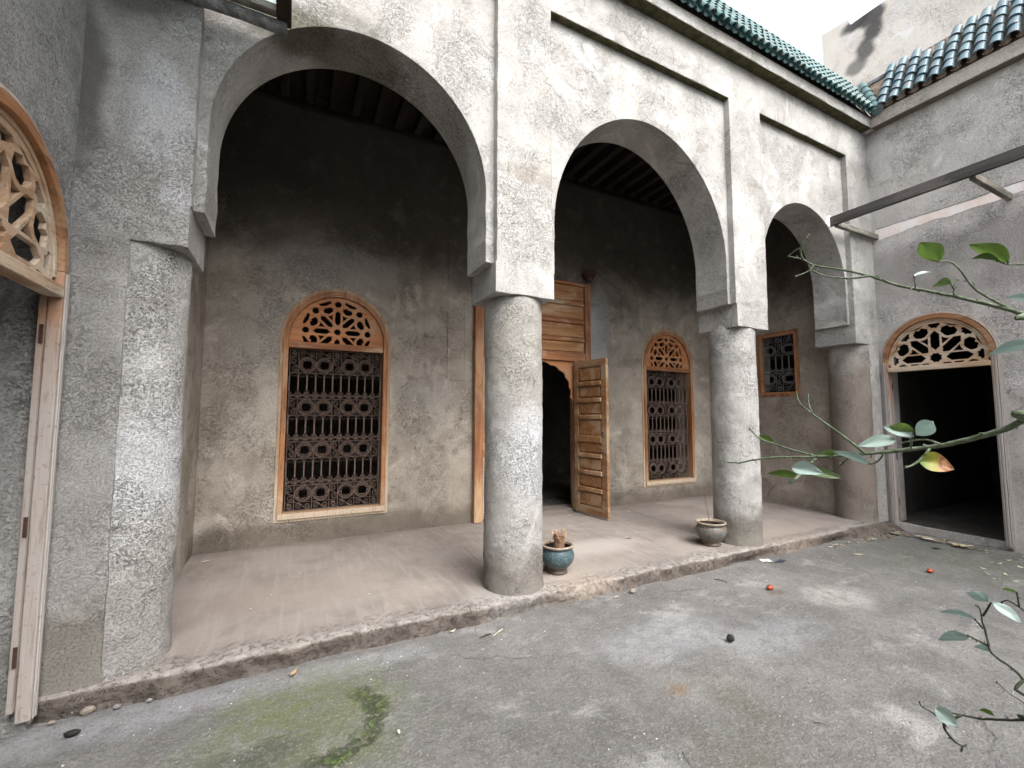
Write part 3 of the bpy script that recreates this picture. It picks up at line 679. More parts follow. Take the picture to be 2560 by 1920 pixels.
def spiral(cx, cz, rad, a0, turns, sgn, n=14, r_end=.25):
    return [(cx+rad*(1-(1-r_end)*i/n)*math.cos(a0+sgn*turns*2*math.pi*i/n), cz+rad*(1-(1-r_end)*i/n)*math.sin(a0+sgn*turns*2*math.pi*i/n)) for i in range(n+1)]
def grille(W_, H_, bands, ncol, layout, wire=.0042):
    """wrought grille in local x,z (origin lower left), y=0"""
    mb = MB(); T = lambda pts, r_=wire, n=4: mb.tube([(p[0], 0, p[1]) for p in pts], r_, n, cap=False)
    uw = W_/ncol; tot = sum(h for _, h in bands); z = H_
    for x_ in (0, W_): T([(x_, 0), (x_, H_)], wire*1.1)
    cuts = [0]
    for c_ in layout: cuts.append(cuts[-1]+c_)
    for kind, h in bands:
        h = h*H_/tot; z1, z0 = z, z-h; z = z0
        T([(0, z0), (W_, z0)], wire*1.15); T([(0, z1), (W_, z1)], wire*1.15)
        if kind in 'RS':
            for c_ in cuts: T([(c_*uw, z0-.01), (c_*uw, z1+.01)], wire)
        if kind == 'R':
            for i, c_ in enumerate(layout):
                xa, xb = cuts[i]*uw, cuts[i+1]*uw; cx, cz = (xa+xb)/2, (z0+z1)/2
                if c_ == 2:
                    rx, rz = (xb-xa)/2-.006, h/2-.006
                    for s1 in (-1, 1):
                        for s2 in (-1, 1):
                            # quarter hoop ending in two curls
                            arc_ = [(cx+s1*rx*math.cos(t*math.pi/2/6), cz+s2*rz*math.sin(t*math.pi/2/6)) for t in range(7)]
                            rc = min(rx, rz)*.27
                            T(arc_)
                            T(spiral(cx+s1*rc*1.02, cz+s2*(rz-rc), rc, math.pi/2*s2, 1.2, s1*s2, 12))
                            T(spiral(cx+s1*(rx-rc), cz+s2*rc*1.02, rc, 0 if s1 > 0 else math.pi, 1.2, -s1*s2, 12))
                            T(spiral(cx+s1*(rx*.62), cz+s2*(rz*.62), rc*.8, math.atan2(s2, s1), 1.1, s1, 10))
                else:
                    rr = min(uw, h/2)*.40
                    T(spiral(cx-.1*uw, z1-rr-.012, rr, math.pi*.9, 1.3, -1, 14)); T(spiral(cx+.1*uw, z0+rr+.012, rr, -math.pi*.1, 1.3, -1, 14))
                    T([(cx-.1*uw-rr, z1-rr-.012), (xa+.006, z1-rr*1.9), (cx, cz), (xb-.006, z0+rr*1.9), (cx+.1*uw+rr, z0+rr+.012)])
        elif kind == 'S':
            for i, c_ in enumerate(layout):
                xa, xb = cuts[i]*uw, cuts[i+1]*uw; rr = h*.36
                T(spiral(xa+rr+.008, (z0+z1)/2, rr, math.pi*.75, 1.3, -1, 14)); T(spiral(xb-rr-.008, (z0+z1)/2, rr, -math.pi*.25, 1.3, -1, 14))
                if c_ == 2: T([(xa+rr+.008, z1-.006), (xa+2*rr+.01, z1-.03), (xb-2*rr-.01, z0+.03), (xb-rr-.008, z0+.006)])
        elif kind == 'A':
            zs = z0+h*.24
            for i in range(ncol+1):
                x_ = i*uw; T([(x_, z0), (x_, zs+.01)], wire*.9)
                T([(x_, zs+.02), (x_, z1-uw*.42)], wire*2.1, 6)
                for s1 in (-1, 1):
                    if 0 <= i+s1 <= ncol: T(spiral(x_+s1*.013, zs, .012, math.pi/2, .8, -s1, 6), wire*1.2)
                if i < ncol:
                    T([(x_+uw/2-uw/2*math.cos(math.pi*t/8), z1-uw*.45+uw*.42*math.sin(math.pi*t/8)) for t in range(9)])
                    rr = min(uw*.21, h*.07)
                    T(spiral(x_+uw/2-rr, z0+rr*1.5+.012, rr, 0, 1.2, 1, 10)); T(spiral(x_+uw/2+rr, z0+rr*1.5+.012, rr, math.pi, 1.2, -1, 10))
                    T([(x_+.004, z0+rr*2.2), (x_+uw*.2, z0+.008), (x_+uw/2, z0+.003), (x_+uw*.8, z0+.008), (x_+uw-.004, z0+rr*2.2)])
            T([(0, z1-uw*.45), (W_, z1-uw*.45)], wire*.5)
        if kind in 'AS':
            pass
    return mb
# ---- the tall arched window, built once about (0,0,0) = middle of its sill line on the wall face, then copied
win = bpy.data.objects.new('arched_window', None); col.objects.link(win)
WC = .5*(W1+W1+1.2)            # centre x of first window
hw = .638                      # half width outside
mb = MB()
o_ = archframe(-hw, hw, .373, 2.50, .675, 36); i_ = archframe(-hw+.035, hw-.035, .40, 2.50, .645, 36)
plate(mb, o_, [i_], 'Y', -.012, .05); wf = mb.build('frame', M['wood_pale_v'], win)
mb = MB(); o2 = archframe(-hw+.036, hw-.036, .401, 2.50, .644, 36); i2 = archframe(-.548, .548, .471, 2.50, .575, 36)
plate(mb, o2, [i2], 'Y', -.027, .12); mb.build('inner_frame', M['wood_v'], win, bevel=.004)
mb = MB()
for (xa, xb, za, zb) in [(-.6, .6, .405, .468)]: mb.box((xa, -.033, za), (xb, -.0275, zb))
mb.build('bottom_rail', M['wood_pale_v'], win)
mb = MB(); pb, rb_ = [], []
for i in range(141):
    t = math.pi*i/140; pb.append((.572*math.cos(t), -.030, 2.50+.60*math.sin(t))); rb_.append((.0035, .0075, .0035)[i % 3])
mb.tube(pb, rb_, 6); mb.build('bead_moulding', M['wood_fan'], win)
mb = MB(); fo = [(-.546, 2.487)]+arch(-.546, .546, 2.50, .574, 36)+[(.546, 2.487)]
fan_plate(mb, fo, -.014, 2.638, .360, .350, 'Y', .012, .045, 1.0, 2.49)
mb.build('fanlight', M['wood_fan'], win, bevel=.0015)
mb = MB(); mb.box((-.547, -.006, 2.413), (.547, .055, 2.486)); mb.build('transom', M['wood_h'], win, bevel=.004)
LAY = [1, 2, 2, 1, 2, 2, 1]
gb = grille(1.06, 1.92, [('S', .47), ('R', 1.0), ('A', 1.68), ('R', 1.0), ('A', 1.68), ('R', 1.0), ('A', 1.68), ('R', 1.0), ('S', .5)], 11, LAY)
gb.v = [(x_-.53, y_+.07, z_+.482) for x_, y_, z_ in gb.v]; gb.build('iron_grille', M['iron'], win)
def put(part, parent, loc):
    part.parent = parent; part.matrix_parent_inverse = Matrix.Translation(-wloc(parent)); part.location = loc
def copy_tree(o, parent, loc=None):
    c = o.copy(); col.objects.link(c)
    if parent is not None: c.parent = parent
    if loc is not None: c.matrix_parent_inverse = Matrix.Translation(-wloc(parent)); c.location = loc
    for ch in [q for q in bpy.data.objects if q.parent == o]:
        k = ch.copy(); col.objects.link(k); k.parent = c
        for g_ in [q for q in bpy.data.objects if q.parent == ch]:
            h_ = g_.copy(); col.objects.link(h_); h_.parent = k
    return c
put(win, arc, (.488, B, 0))
win2 = copy_tree(win, arc, (6.085, B, 0))
# ---- small barred window in the end wall
sw = bpy.data.objects.new('small_window', None); col.objects.link(sw); put(sw, arc, (GR_, 0, 0))
mb = MB()
def ring(mb, y0, y1, z0, z1, t, axis, a, b): plate(mb, [(y0, z0), (y1, z0), (y1, z1), (y0, z1)], [[(y0+t, z0+t), (y1-t, z0+t), (y1-t, z1-t), (y0+t, z1-t)]], axis, a, b)
mb = MB(); ring(mb, 4.245, 4.955, 1.94, 3.055, .035, 'X', GR_-.012, GR_+.03); mb.build('frame', M['wood_v'], sw, bevel=.004)
mb = MB(); ring(mb, 4.281, 4.919, 1.976, 3.019, .035, 'X', GR_-.022, GR_+.06); mb.build('inner_frame', M['wood_fan'], sw, bevel=.004)
gb = grille(.56, .97, [('S', .16), ('R', .22), ('A', .35), ('R', .22), ('S', .15)], 5, [2, 1, 2], .004)
gb.v = [(GR_+.03+y_, 4.32+x_, 2.01+z_) for x_, y_, z_ in gb.v]; gb.build('iron_grille', M['iron_grey'], sw)

# ---- big gallery door
door = bpy.data.objects.new('double_door', None); col.objects.link(door); put(door, arc, (3.285, B, HP))
DX0, DX1, DT = 2.285, 4.30, 3.75
for xa, xb in ((DX0, DX0+.125), (DX1-.10, DX1)):
    mb = MB(); mb.box((xa, B-.085, HP+.004), (xb, B+.06, DT)); mb.build('door_post', M['wood_v'], door, bevel=.006)
mb = MB(); mb.box((DX0+.126, B-.07, 3.70), (DX1-.101, B+.05, 3.748)); mb.build('head_rail', M['wood_h'], door, bevel=.005)
rows = [(3.44, 3.70), (3.14, 3.37), (2.845, 3.075), (2.612, 2.785)]
mb = MB(); mb.box((DX0+.126, B-.03, 2.55), (DX1-.101, B+.03, 3.699)); mb.build('backing_board', M['wood_panel'], door)
px0, px1 = DX0+.135, DX1-.115
mb = MB()
for (a_, b_) in [(3.372, 3.438), (3.077, 3.138), (2.787, 2.843)]: mb = MB(); mb.box((px0-.008, B-.064, a_), (px1+.008, B-.031, b_)); mb.build('cross_rail', M['wood_h'], door, bevel=.006)
mb = MB(); mb.box((DX0+.127, B-.074, 2.470), (DX1-.102, B-.0305, 2.610)); mb.build('cross_rail', M['wood_h'], door, bevel=.005)
for (a_, b_) in rows:
    mb = MB(); mb.box((px0+.02, B-.044, a_+.012), (px1-.02, B-.0305, b_-.012)); mb.build('door_panel', M['wood_panel'], door, bevel=.008)
# narrow fixed panels either side of the opening
OX0, OX1 = 2.56, 3.985
for (xa, xb) in [(DX0+.126, OX0), (OX1, DX1-.101)]:
    mb = MB(); mb.box((xa+.001, B-.028, HP+.03), (xb-.001, B+.03, 2.469)); mb.build('side_board', M['wood_v'], door)
    if xb < 3:
        for (a_, b_) in [(.22, 1.02), (1.12, 1.22), (1.30, 2.36)]:
            mb = MB(); mb.box((xa+.02, B-.038, a_), (xb-.02, B-.0285, b_)); mb.build('side_panel', M['wood_pale_v'], door, bevel=.006)
# scalloped arch lining of the opening
cx, hwid = (OX0+OX1)/2, (OX1-OX0)/2
cusp = []
cps = [(-1, 1.60), (-.985, 1.74), (-.93, 1.90), (-.90, 2.06), (-.82, 2.20), (-.66, 2.31), (-.42, 2.385), (-.14, 2.425), (.14, 2.425), (.42, 2.385), (.66, 2.31), (.82, 2.20), (.90, 2.06), (.93, 1.90), (.985, 1.74), (1, 1.60)]
for i in range(len(cps)-1):
    p, q = Vector(cps[i]), Vector(cps[i+1]); p.x = cx+p.x*(hwid-.01); q.x = cx+q.x*(hwid-.01); dn = q-p; nr = Vector((-dn.y, dn.x)).normalized()
    for k in range(6):
        t = k/6; b_ = math.sin(math.pi*t)*.028; cusp.append(tuple(p.lerp(q, t)+nr*b_))
cusp.append((cx+hwid-.01, 1.60))
mb = MB(); plate(mb, [(OX0, 1.60)]+cusp+[(OX1, 1.60), (OX1, 2.469), (OX0, 2.469)], [], 'Y', B-.025, B-.005); mb.build('scalloped_arch', M['wood_fan'], door, bevel=.002)
mb = MB(); mb.box((OX1-.0, B-.075, HP+.012), (OX1+.05, B-.029, 2.469)); mb.build('jamb', M['wood_v'], door, bevel=.004)
mb = MB(); mb.box((OX0-.05, B-.060, HP+.012), (OX0, B-.0285, 2.469)); mb.build('jamb', M['wood_v'], door, bevel=.004)
# open leaf
hx, hy = OX1-.01, B-.09; ang = R(-84)
def leafpart(name, boxes, mat, bevel=.004):
    mb = MB()
    for a_, b_ in boxes: mb.box(a_, b_)
    c_, s_ = math.cos(ang), math.sin(ang)   # local x along leaf width (outwards), y thickness, rotated about hinge
    mb.v = [(hx+v[0]*c_-v[1]*s_, hy+v[0]*s_+v[1]*c_, v[2]) for v in mb.v]
    return mb.build(name, mat, door, bevel=bevel)
LW, z0, z1, TH = .70, HP+.028, 2.445, .05
leafpart('door_leaf', [((0, 0, z0), (LW, TH*.5, z1))], M['wood_leaf'], .003)
leafpart('leaf_stile', [((0, -.022, z0), (.085, -.0005, z1)), ((LW-.105, -.022, z0), (LW, -.0005, z1)), ((.0851, -.022, z0), (LW-.1051, -.0005, z0+.11)), ((.0851, -.022, z1-.10), (LW-.1051, -.0005, z1))], M['wood_leaf'])
zr = [z0+.11]; n_ = 8; hp = (z1-.10-(z0+.11))
seq = [.245, .245, .245, .24, .32, .245, .245, .25]; tot = sum(seq); zc = z0+.11; rails = []; pans = []
for i, s_ in enumerate(seq):
    h_ = s_*hp/tot; rail = .065 if i != 3 else .10
    if i < 7: rails.append((zc+h_-rail*.5, zc+h_+rail*.5))
    pans.append((zc+(.04 if i else .015), zc+h_-(.04 if i < 7 else .015))); zc += h_
leafpart('leaf_rail', [((.0852, -.038, a_), (LW-.1052, -.0006, b_)) for a_, b_ in rails], M['wood_panel'], .012)
for a_, b_ in pans:
    leafpart('leaf_panel', [((.12, -.014, a_+.012), (LW-.14, -.0006, b_-.012))], M['wood_panel'], .010)
    
mb = MB(); c_, s_ = math.cos(ang), math.sin(ang)
W_ = lambda lx, ly, z: (hx+lx*c_-ly*s_, hy+lx*s_+ly*c_, z)
rp = [W_(LW-.06+.028*math.cos(t*math.pi/6), -.034, 1.33+.045*math.sin(t*math.pi/6)) for t in range(12)]
mb.tube(rp, .005, 6, closed=True); mb.tube([W_(LW-.06, -.02, 1.375), W_(LW-.06, -.045, 1.375)], .012, 8); mb.build('ring_handle', M['iron'], door, smooth=True)
mb = MB(); mb.tube([W_(LW-.09, -.02, 1.10), W_(LW-.09, -.045, 1.10)], .016, 8); mb.tube([W_(LW-.02, -.035, 1.105), W_(LW-.13, -.035, 1.10)], .006, 6); mb.tube([W_(LW-.11, -.02, 1.145), W_(LW-.11, -.04, 1.145)], .009, 8); mb.build('bolt', M['iron'], door)
for z_ in (.45, 1.95):
    mb = MB(); mb.tube([(hx+.012, hy-.005, z_-.07), (hx+.012, hy-.005, z_+.07)], .012, 8); mb.build('hinge', M['rust'], door)
mb = MB(); mb.lathe([(.002, -.09), (.05, -.085), (.055, -.05), (.075, -.045), (.075, -.015), (.10, -.01), (.105, .03), (.12, .035), (.12, .06), (.002, .06)], 8, (4.262, B-.11, 3.875))
mb.build('pivot_bracket', simple('dark_red_wood', (.085, .04, .032), (.05, .028, .025), 20, .8), door)

# ================================================================ side wings
def yard_door(par, X, s, yc, inner_spring=2.33):
    """frame of an arched yard door on wall plane X; s=+1 when the wall's body lies towards +X"""
    fy0, fy1 = yc-.607, yc+.607; ZS = 2.40; RS = .615
    dd = bpy.data.objects.new('arched_door', None); col.objects.link(dd); put(dd, par, (X, yc, 0))
    X_ = lambda t: X+s*t       # t negative: into the yard
    mb = MB(); plate(mb, [(fy0, .02), (fy0, ZS)]+arch(fy0, fy1, ZS, RS, 40)[1:-1]+[(fy1, ZS), (fy1, .02), (fy1-.030, .02)]+arch(fy0+.03, fy1-.03, ZS, RS-.03, 40, rev=True)+[(fy0+.03, .02)], [], 'X', X_(-.014), X_(.03))
    mb.build('outer_moulding', M['wood_jamb_mold'], dd)
    mb = MB(); t = 0
    pts = [(fy1-.022, z_) for z_ in [x_*.014+.05 for x_ in range(167)]]+[(y_, z_) for y_, z_ in arch(fy0+.022, fy1-.022, ZS, RS-.022, 110, rev=True)]+[(fy0+.022, z_) for z_ in [ZS-x_*.014 for x_ in range(167)]]
    P3, RR = [], []
    for i in range(len(pts)-1):
        p, q = pts[i], pts[i+1]; P3 += [(X_(-.017), p[0], p[1]), (X_(-.017), (p[0]+q[0])/2, (p[1]+q[1])/2)]; RR += [.004, .0085]
    mb.tube(P3, RR, 6)
    mb.build('rope_moulding', M['wood_jamb_mold'], dd)
    for sy, a_, b_ in ((1, fy1-.083, fy1-.031), (0, fy0+.031, fy0+.083)):
        mb = MB(); mb.box((min(X_(-.030), X_(.03)), a_, .035+.02*sy), (max(X_(-.030), X_(.03)), b_, ZS-.02)); mb.build('jamb', M['wood_jamb'], dd, bevel=.007)
        ya_ = a_ if not sy else b_-.020
        mb = MB(); mb.box((min(X_(-.038), X_(-.0305)), ya_+.001, .06), (max(X_(-.038), X_(-.0305)), ya_+.019, ZS-.03)); mb.tube([(X_(-.033), (a_+b_)/2+(.006 if not sy else -.006), .06), (X_(-.033), (a_+b_)/2+(.006 if not sy else -.006), ZS-.03)], .005, 8); mb.build('jamb_bead', M['wood_jamb_mold'], dd, bevel=.003)
    mb = MB(); plate(mb, arch(fy0+.031, fy1-.031, ZS-.019, RS-.012, 40)+arch(fy0+.083, fy1-.083, ZS-.019, RS-.068, 40, rev=True), [], 'X', X_(-.028), X_(.05)); mb.build('arch_head', M['wood_sash'], dd, bevel=.005)
    # thin inner sash ring
    mb = MB(); plate(mb, arch(fy0+.0835, fy1-.0835, ZS-.06, RS-.030, 40)+arch(fy0+.108, fy1-.108, ZS-.06, RS-.055, 40, rev=True), [], 'X', X_(.0), X_(.045)); mb.build('fanlight_rim', M['wood_lattice'], dd)
    cy, cz, SY = yc, 2.395, .465
    a0 = fy1-yc-.1085; zb_, rise_ = ZS-.06, RS-.056
    def ins(p):
        if p[1] < 2.305: return False
        if p[1] < zb_: return abs(p[0]-cy) < a0-.006
        return ((p[0]-cy)/(a0-.006))**2+((p[1]-zb_)/(rise_-.006))**2 < 1
    mb = MB(); fo = [(cy-a0, 2.30)]+arch(cy-a0, cy+a0, zb_, rise_, 40)+[(cy+a0, 2.30)]
    fan_plate(mb, fo, cy, cz, SY, SY, 'X', X_(.008), X_(.036), 1.30, 2.306, ins)
    mb.build('lattice_fanlight', M['wood_lattice'], dd, bevel=.003)
    mb = MB(); mb.box((min(X_(-.036), X_(.045)), fy0+.0835, 2.235), (max(X_(-.036), X_(.045)), fy1-.0835, 2.299)); mb.build('transom', M['wood_lattice'], dd, bevel=.006)
    mb = MB(); mb.box((min(X_(.031), X_(.055)), fy1-.100, .12), (max(X_(.031), X_(.055)), fy1-.06, 2.234)); mb.build('door_stop', M['wood_jamb'], dd)
    for z_ in (.34, .98, 1.98):
        mb = MB(); mb.box((min(X_(.034), X_(.044)), fy1-.106, z_), (max(X_(.034), X_(.044)), fy1-.1005, z_+.10)); mb.tube([(X_(.032), fy1-.104, z_), (X_(.032), fy1-.104, z_+.10)], .005, 8); mb.build('hinge', M['rust'], dd)
    return dd
def door_hole(yc): return [(yc-.575, -.1), (yc-.575, 2.40)]+arch(yc-.575, yc+.575, 2.40, .59, 24)[1:-1]+[(yc+.575, 2.40), (yc+.575, -.1)]
YD = 2.645
rw = thing('right_wing', 'taller right-hand wing wall in rough grey plaster, blue tiled eaves above an arched doorway', 'building', (XR, -.5, 0))
mb = MB()
plate(mb, [(YS, -.1)]+[(YD-.575, -.1)]+door_hole(YD)[1:-1]+[(YD+.575, -.1), (F+.2, -.1), (F+.2, 6.1), (YS, 6.1)], [], 'X', XR, XR+.38)
mb.build('wall', M['facade_side'], rw)
mb = MB()
up_ = [(YS, 4.405), (1.2, 4.41), (1.731, 4.418), (1.85, 4.416), (2.269, 4.388), (2.9, 4.40), (3.227, 4.393)]; lo_ = [(3.262, 4.20), (3.0, 4.235), (2.7, 4.265), (2.555, 4.283), (2.3, 4.27), (2.186, 4.28), (1.935, 4.278), (1.738, 4.304), (1.2, 4.29), (YS, 4.28)]
pl = up_+lo_; pp = []
for i in range(len(pl)): pp += jitline(pl[i], pl[(i+1) % len(pl)], .05, .010) if abs(pl[i][0]-pl[(i+1) % len(pl)][0]) < 4 else [pl[i]]
plate(mb, pp, [], 'X', XR-.003, XR+.01); mb.build('bare_plaster_stripe', M['cream'], rw)
mb = MB()
for (a_, b_) in [((3.22, 4.398), (2.2, 4.392)), ((2.2, 4.392), (1.95, 4.415)), ((1.95, 4.42), (.2, 4.43))]:
    n_ = max(2, int(abs(a_[0]-b_[0])/.05)); mb.tube([(XR-.002, a_[0]+(b_[0]-a_[0])*i/n_, a_[1]+(b_[1]-a_[1])*i/n_+random.uniform(-.004, .004)) for i in range(n_+1)], .006, 5)
mb.build('crack_line', M['mortar'], rw)
mb = MB(); plate(mb, jitline((YS, ZC+.02), (F+.1, ZC+.0), .1, .004)+[(F+.1, ZC), (F+.1, 6.10), (YS, 6.10)], [], 'X', XR-.125, XR+.3); mb.build('cornice', M['cornice_warm'], rw)
mb = MB(); mb.box((XR-.12, YS, ZC-.008), (XR-.0, F-.126, ZC+.004)); mb.build('cornice_ledge', simple('brown_ledge_underside', (.14, .11, .09), (.18, .15, .12), 12, .95, .01), rw)  # darker brown strip along the underside of the cornice
mt, mp = MB(), MB(); y = F-.29; EZR = 6.125
while y > -.6:
    tile_row(mt, mp, (XR-.185, y, EZR), UPR, (0, 1, 0), 5 if random.random() < .8 else 4, .20, .063)
    pan_row(mp, (XR-.175, y-.0725, EZR+.004), UPR, (0, 1, 0), .84, .054); y -= .145
mt.build('tile_roof', M['tile_blue'], rw); mp.build('pan_tile_course', M['tile_pan'], rw)
mb = MB(); q0 = Vector((XR-.10, 0, EZR-.012)); q1 = q0+UPR*.84
mb.add([(q0.x, YS, q0.z), (q0.x, F-.12, q0.z), (q1.x, F+.3, q1.z), (q1.x, YS, q1.z), (q0.x+.8, YS, q0.z), (q0.x+.8, F-.12, q0.z), (q0.x+.8, F+.3, q1.z), (q0.x+.8, YS, q1.z)],
       [(0, 1, 2, 3), (3, 2, 6, 7), (0, 4, 5, 1), (4, 7, 6, 5), (0, 3, 7, 4), (1, 5, 6, 2)]); mb.build('roof_bed', M['tile_pan'], rw)
mb = MB(); mb.box((q1.x-.02, -.6, q1.z+.0), (q1.x+.09, F+.15, q1.z+.045), .004); mb.build('coping', M['mortar'], rw)
rd = yard_door(rw, XR, 1, YD)
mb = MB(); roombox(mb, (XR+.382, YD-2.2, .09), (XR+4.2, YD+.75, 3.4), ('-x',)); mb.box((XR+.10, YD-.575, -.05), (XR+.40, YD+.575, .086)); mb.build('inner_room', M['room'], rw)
mb = MB(); mb.box((XR+.035, YD-.574, -.05), (XR+.38, YD+.574, .085), .006); mb.build('doorstep', M['facade_side'], rw)

lw = thing('left_wing', 'dark grey stained plaster wing at the left edge with a half-seen arched doorway', 'building', (XL, -.5, 0))
mb = MB(); YDL = 2.645
plate(mb, [(YS, -.1)]+[(YDL-.575, -.1)]+door_hole(YDL)[1:-1]+[(YDL+.575, -.1), (F+.2, -.1), (F+.2, 6.1), (YS, 6.1)], [], 'X', XL-.36, XL)
mb.build('wall', M['left_wall'], lw)
yard_door(lw, XL, -1, YDL)
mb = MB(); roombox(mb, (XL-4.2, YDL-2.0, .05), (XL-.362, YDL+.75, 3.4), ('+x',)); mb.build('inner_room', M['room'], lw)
mb = MB(); plate(mb, jitline((YS, ZC+.02), (F+.1, ZC), .1, .004)+[(F+.1, ZC), (F+.1, 6.6), (YS, 6.6)], [], 'X', XL-.3, XL+.085); mb.build('cornice', M['left_wall'], lw)
mb = MB(); mb.box((XL-1.2, YS-.3, 6.1), (XL-.3, F+.2, 6.9)); mb.build('flat_roof', M['left_wall'], lw)
sw_ = thing('unseen_rear_wing', 'unseen plain plaster wing behind the viewer, added to block low sky light', 'building', (3, YS, 0))
mb = MB(); mb.box((XL-.4, YS-.4, -.1), (XR+.4, YS-.001, 4.4)); mb.build('wall', M['rear_wall'], sw_)  # never in view; added to keep low light out of the gallery

up = thing('upper_house', 'pale upper storey wall with a black soot smear, rising above the blue tiles', 'building', (9.5, 2, 6.1))
mb = MB(); plate(mb, rough_poly([(YS, 6.0), (4.42, 6.0), (4.42, 9.03), (3.97, 8.97), (3.95, 8.84), (YS, 8.80)], .12, .006), [], 'X', 9.0, 9.35); mb.build('wall', M['upper'], up)
mb = MB(); plate(mb, rough_poly([(9.35, 6.0), (14, 6.0), (14, 9.02), (9.35, 9.02)], .2, .004), [], 'Y', 4.0, 4.418); mb.build('side_wall', M['upper'], up)
mb = MB(); mb.box((9.34, YS, 8.4), (14, 4.0, 8.6)); mb.build('flat_roof', M['upper'], up)
mb = MB(); mb.box((XR+.32, YS, 5.98), (9.0, F+.2, 6.09)); mb.build('terrace_slab', M['upper'], up)

# ================================================================ remains of the pergola frames
pf = thing('pergola_frame', 'weathered grey timber frame bracketed out from the right wall near the narrow arch', 'wooden frame', (6.62, 1.5, 4.26))
mb = MB(); mb.bar((6.625, F-.002, 4.305), (6.625, -2.6, 4.34), .05, .125); mb.build('long_beam', M['wood_grey'], pf, bevel=.004)
for y_, z_ in ((F-.055, 4.262), (1.86, 4.262), (.35, 4.27)):
    mb = MB(); mb.bar((6.651, y_, z_+(.0)), (XR+.002, y_, z_+.01), .055, .075); mb.build('cross_beam', M['wood_greyx'], pf, bevel=.004)
mb = MB()
vs = [(6.53, F-.001, 4.33), (6.62, F-.001, 4.40), (6.70, F-.001, 4.36), (6.68, F-.001, 4.24), (6.56, F-.001, 4.22)]
plate(mb, rough_poly([(6.50, 4.26), (6.53, 4.36), (6.60, 4.40), (6.68, 4.36), (6.66, 4.24), (6.56, 4.22)], .03, .006), [], 'Y', F-.006, F+.01); mb.build('plaster_scar', M['cream'], pf)
pl_ = thing('glazed_pergola_frame', 'dark timber frame with dusty glass pane above the left end of the big arch', 'wooden frame', (-.06, 1.5, 4.26))
mb = MB(); mb.bar((-.14, F-.002, 4.365), (-.12, -2.6, 4.39), .09, .11); mb.build('long_beam', M['wood_ceiling'], pl_, bevel=.005)
mb = MB(); mb.bar((XL+.0, F-.075, 4.345), (-.186, F-.075, 4.345), .06, .05); mb.build('cross_beam', M['wood_greyx'], pl_, bevel=.004)
mb = MB()
vs = []; n_ = 40
for i in range(n_+1):
    x_ = XL+(-.12-XL)*i/n_
    for (yy, zz) in ((F+.0, 4.25), (F-.03, 4.255), (F-.055, 4.28), (F-.05, 4.315), (F+.0, 4.315)):
        q = Vector((x_*7, yy*9, zz*9)); vs.append((x_, yy+.012*noise.noise(q), zz+.012*noise.noise(q+Vector((5, 5, 5)))))
mb.add(vs, [(i*5+k, i*5+(k+1) % 5, (i+1)*5+(k+1) % 5, (i+1)*5+k) for i in range(n_) for k in range(5)]); mb.build('mortar_ledge', M['mortar'], pl_, smooth=True)
mb = MB(); mb.box((XL+.01, 1.2, 4.372), (-.187, F-.09, 4.378)); mb.build('glass_pane', M['glass'], pl_)
mb = MB(); mb.bar((XL+.0, 1.15, 4.345), (-.187, 1.15, 4.345), .07, .045); mb.build('cross_beam', M['wood_greyx'], pl_, bevel=.004)

# ================================================================ pots
def make_pot(name, label, mat, loc):
    t = thing(name, label, 'plant pot', (0, 0, 0), 'glazed clay pots on the gallery edge')
    prof = [(.001, .0), (.088, .0), (.098, .006), (.098, .024), (.085, .032), (.09, .045), (.125, .075), (.155, .115), (.168, .155), (.166, .19), (.150, .22), (.142, .236), (.150, .244), (.163, .252), (.166, .262), (.160, .270), (.148, .270), (.140, .262), (.138, .24)]
    mb = MB(); mb.lathe(prof, 56, (0, 0, 0), lambda th, z: .0022*noise.noise(Vector((math.cos(th)*2, math.sin(th)*2, z*14)))+(.0012*noise.noise(Vector((math.cos(th)*9, math.sin(th)*9, z*60))))); mb.build('body', mat, t, smooth=True)
    mb = MB(); mb.lathe([(.138, .245), (.150, .20), (.150, .155), (.1, .15), (.001, .155)], 40, (0, 0, 0), lambda th, z: .003*noise.noise(Vector((math.cos(th)*3, math.sin(th)*3, z*9)))); mb.build('soil', M['soil'], t, smooth=True)
    t.location = loc; return t
pot1 = make_pot('plant_pot', 'blue-green glazed pot beside the middle column, holding a dried brown stump', M['pot_blue'], (2.30, 3.60, HP+.001))
pot2 = make_pot('plant_pot', 'worn brown glazed pot with white rubble in it, in front of the second free-standing column', M['pot_brown'], (4.37, 3.56, HP+.001))
pot1.scale = (.95, .95, .98); pot2.scale = (1.0, 1.0, .98)
st = thing('dried_stump', 'scaly dried brown plant stump standing in the blue-green pot', 'dead plant', (2.31, 3.59, HP+.14))
mb = MB(); mb.lathe([(.02, 0), (.055, .02), (.062, .045), (.045, .058), (.056, .075), (.052, .12), (.045, .15), (.05, .19), (.001, .20)], 18, (2.31, 3.59, HP+.16), lambda th, z: .008*noise.noise(Vector((math.cos(th)*3, math.sin(th)*3, z*40)))); mb.build('stem', M['carved'], st, smooth=True)
mb = MB()
for i in range(70):
    a = random.uniform(0, 6.28); z_ = random.uniform(.15, .255); rr = .062*math.sqrt(max(0, 1-((z_-.20)/.07)**2))+.004
    c_ = Vector((2.31+rr*math.cos(a), 3.59+rr*math.sin(a), HP+.145+z_)); t1 = Vector((-math.sin(a), math.cos(a), random.uniform(-.5, .5)))*random.uniform(.012, .02); t2 = Vector((math.cos(a), math.sin(a), random.uniform(.2, 1.2)))*random.uniform(.010, .018)
    mb.add([c_-t1, c_+t1*.3-t2*.4, c_+t1, c_+t2, c_+t2*.4+t1*.2+Vector((0, 0, .006))], [(0, 1, 4), (1, 2, 4), (2, 3, 4), (3, 0, 4), (0, 3, 2, 1)])
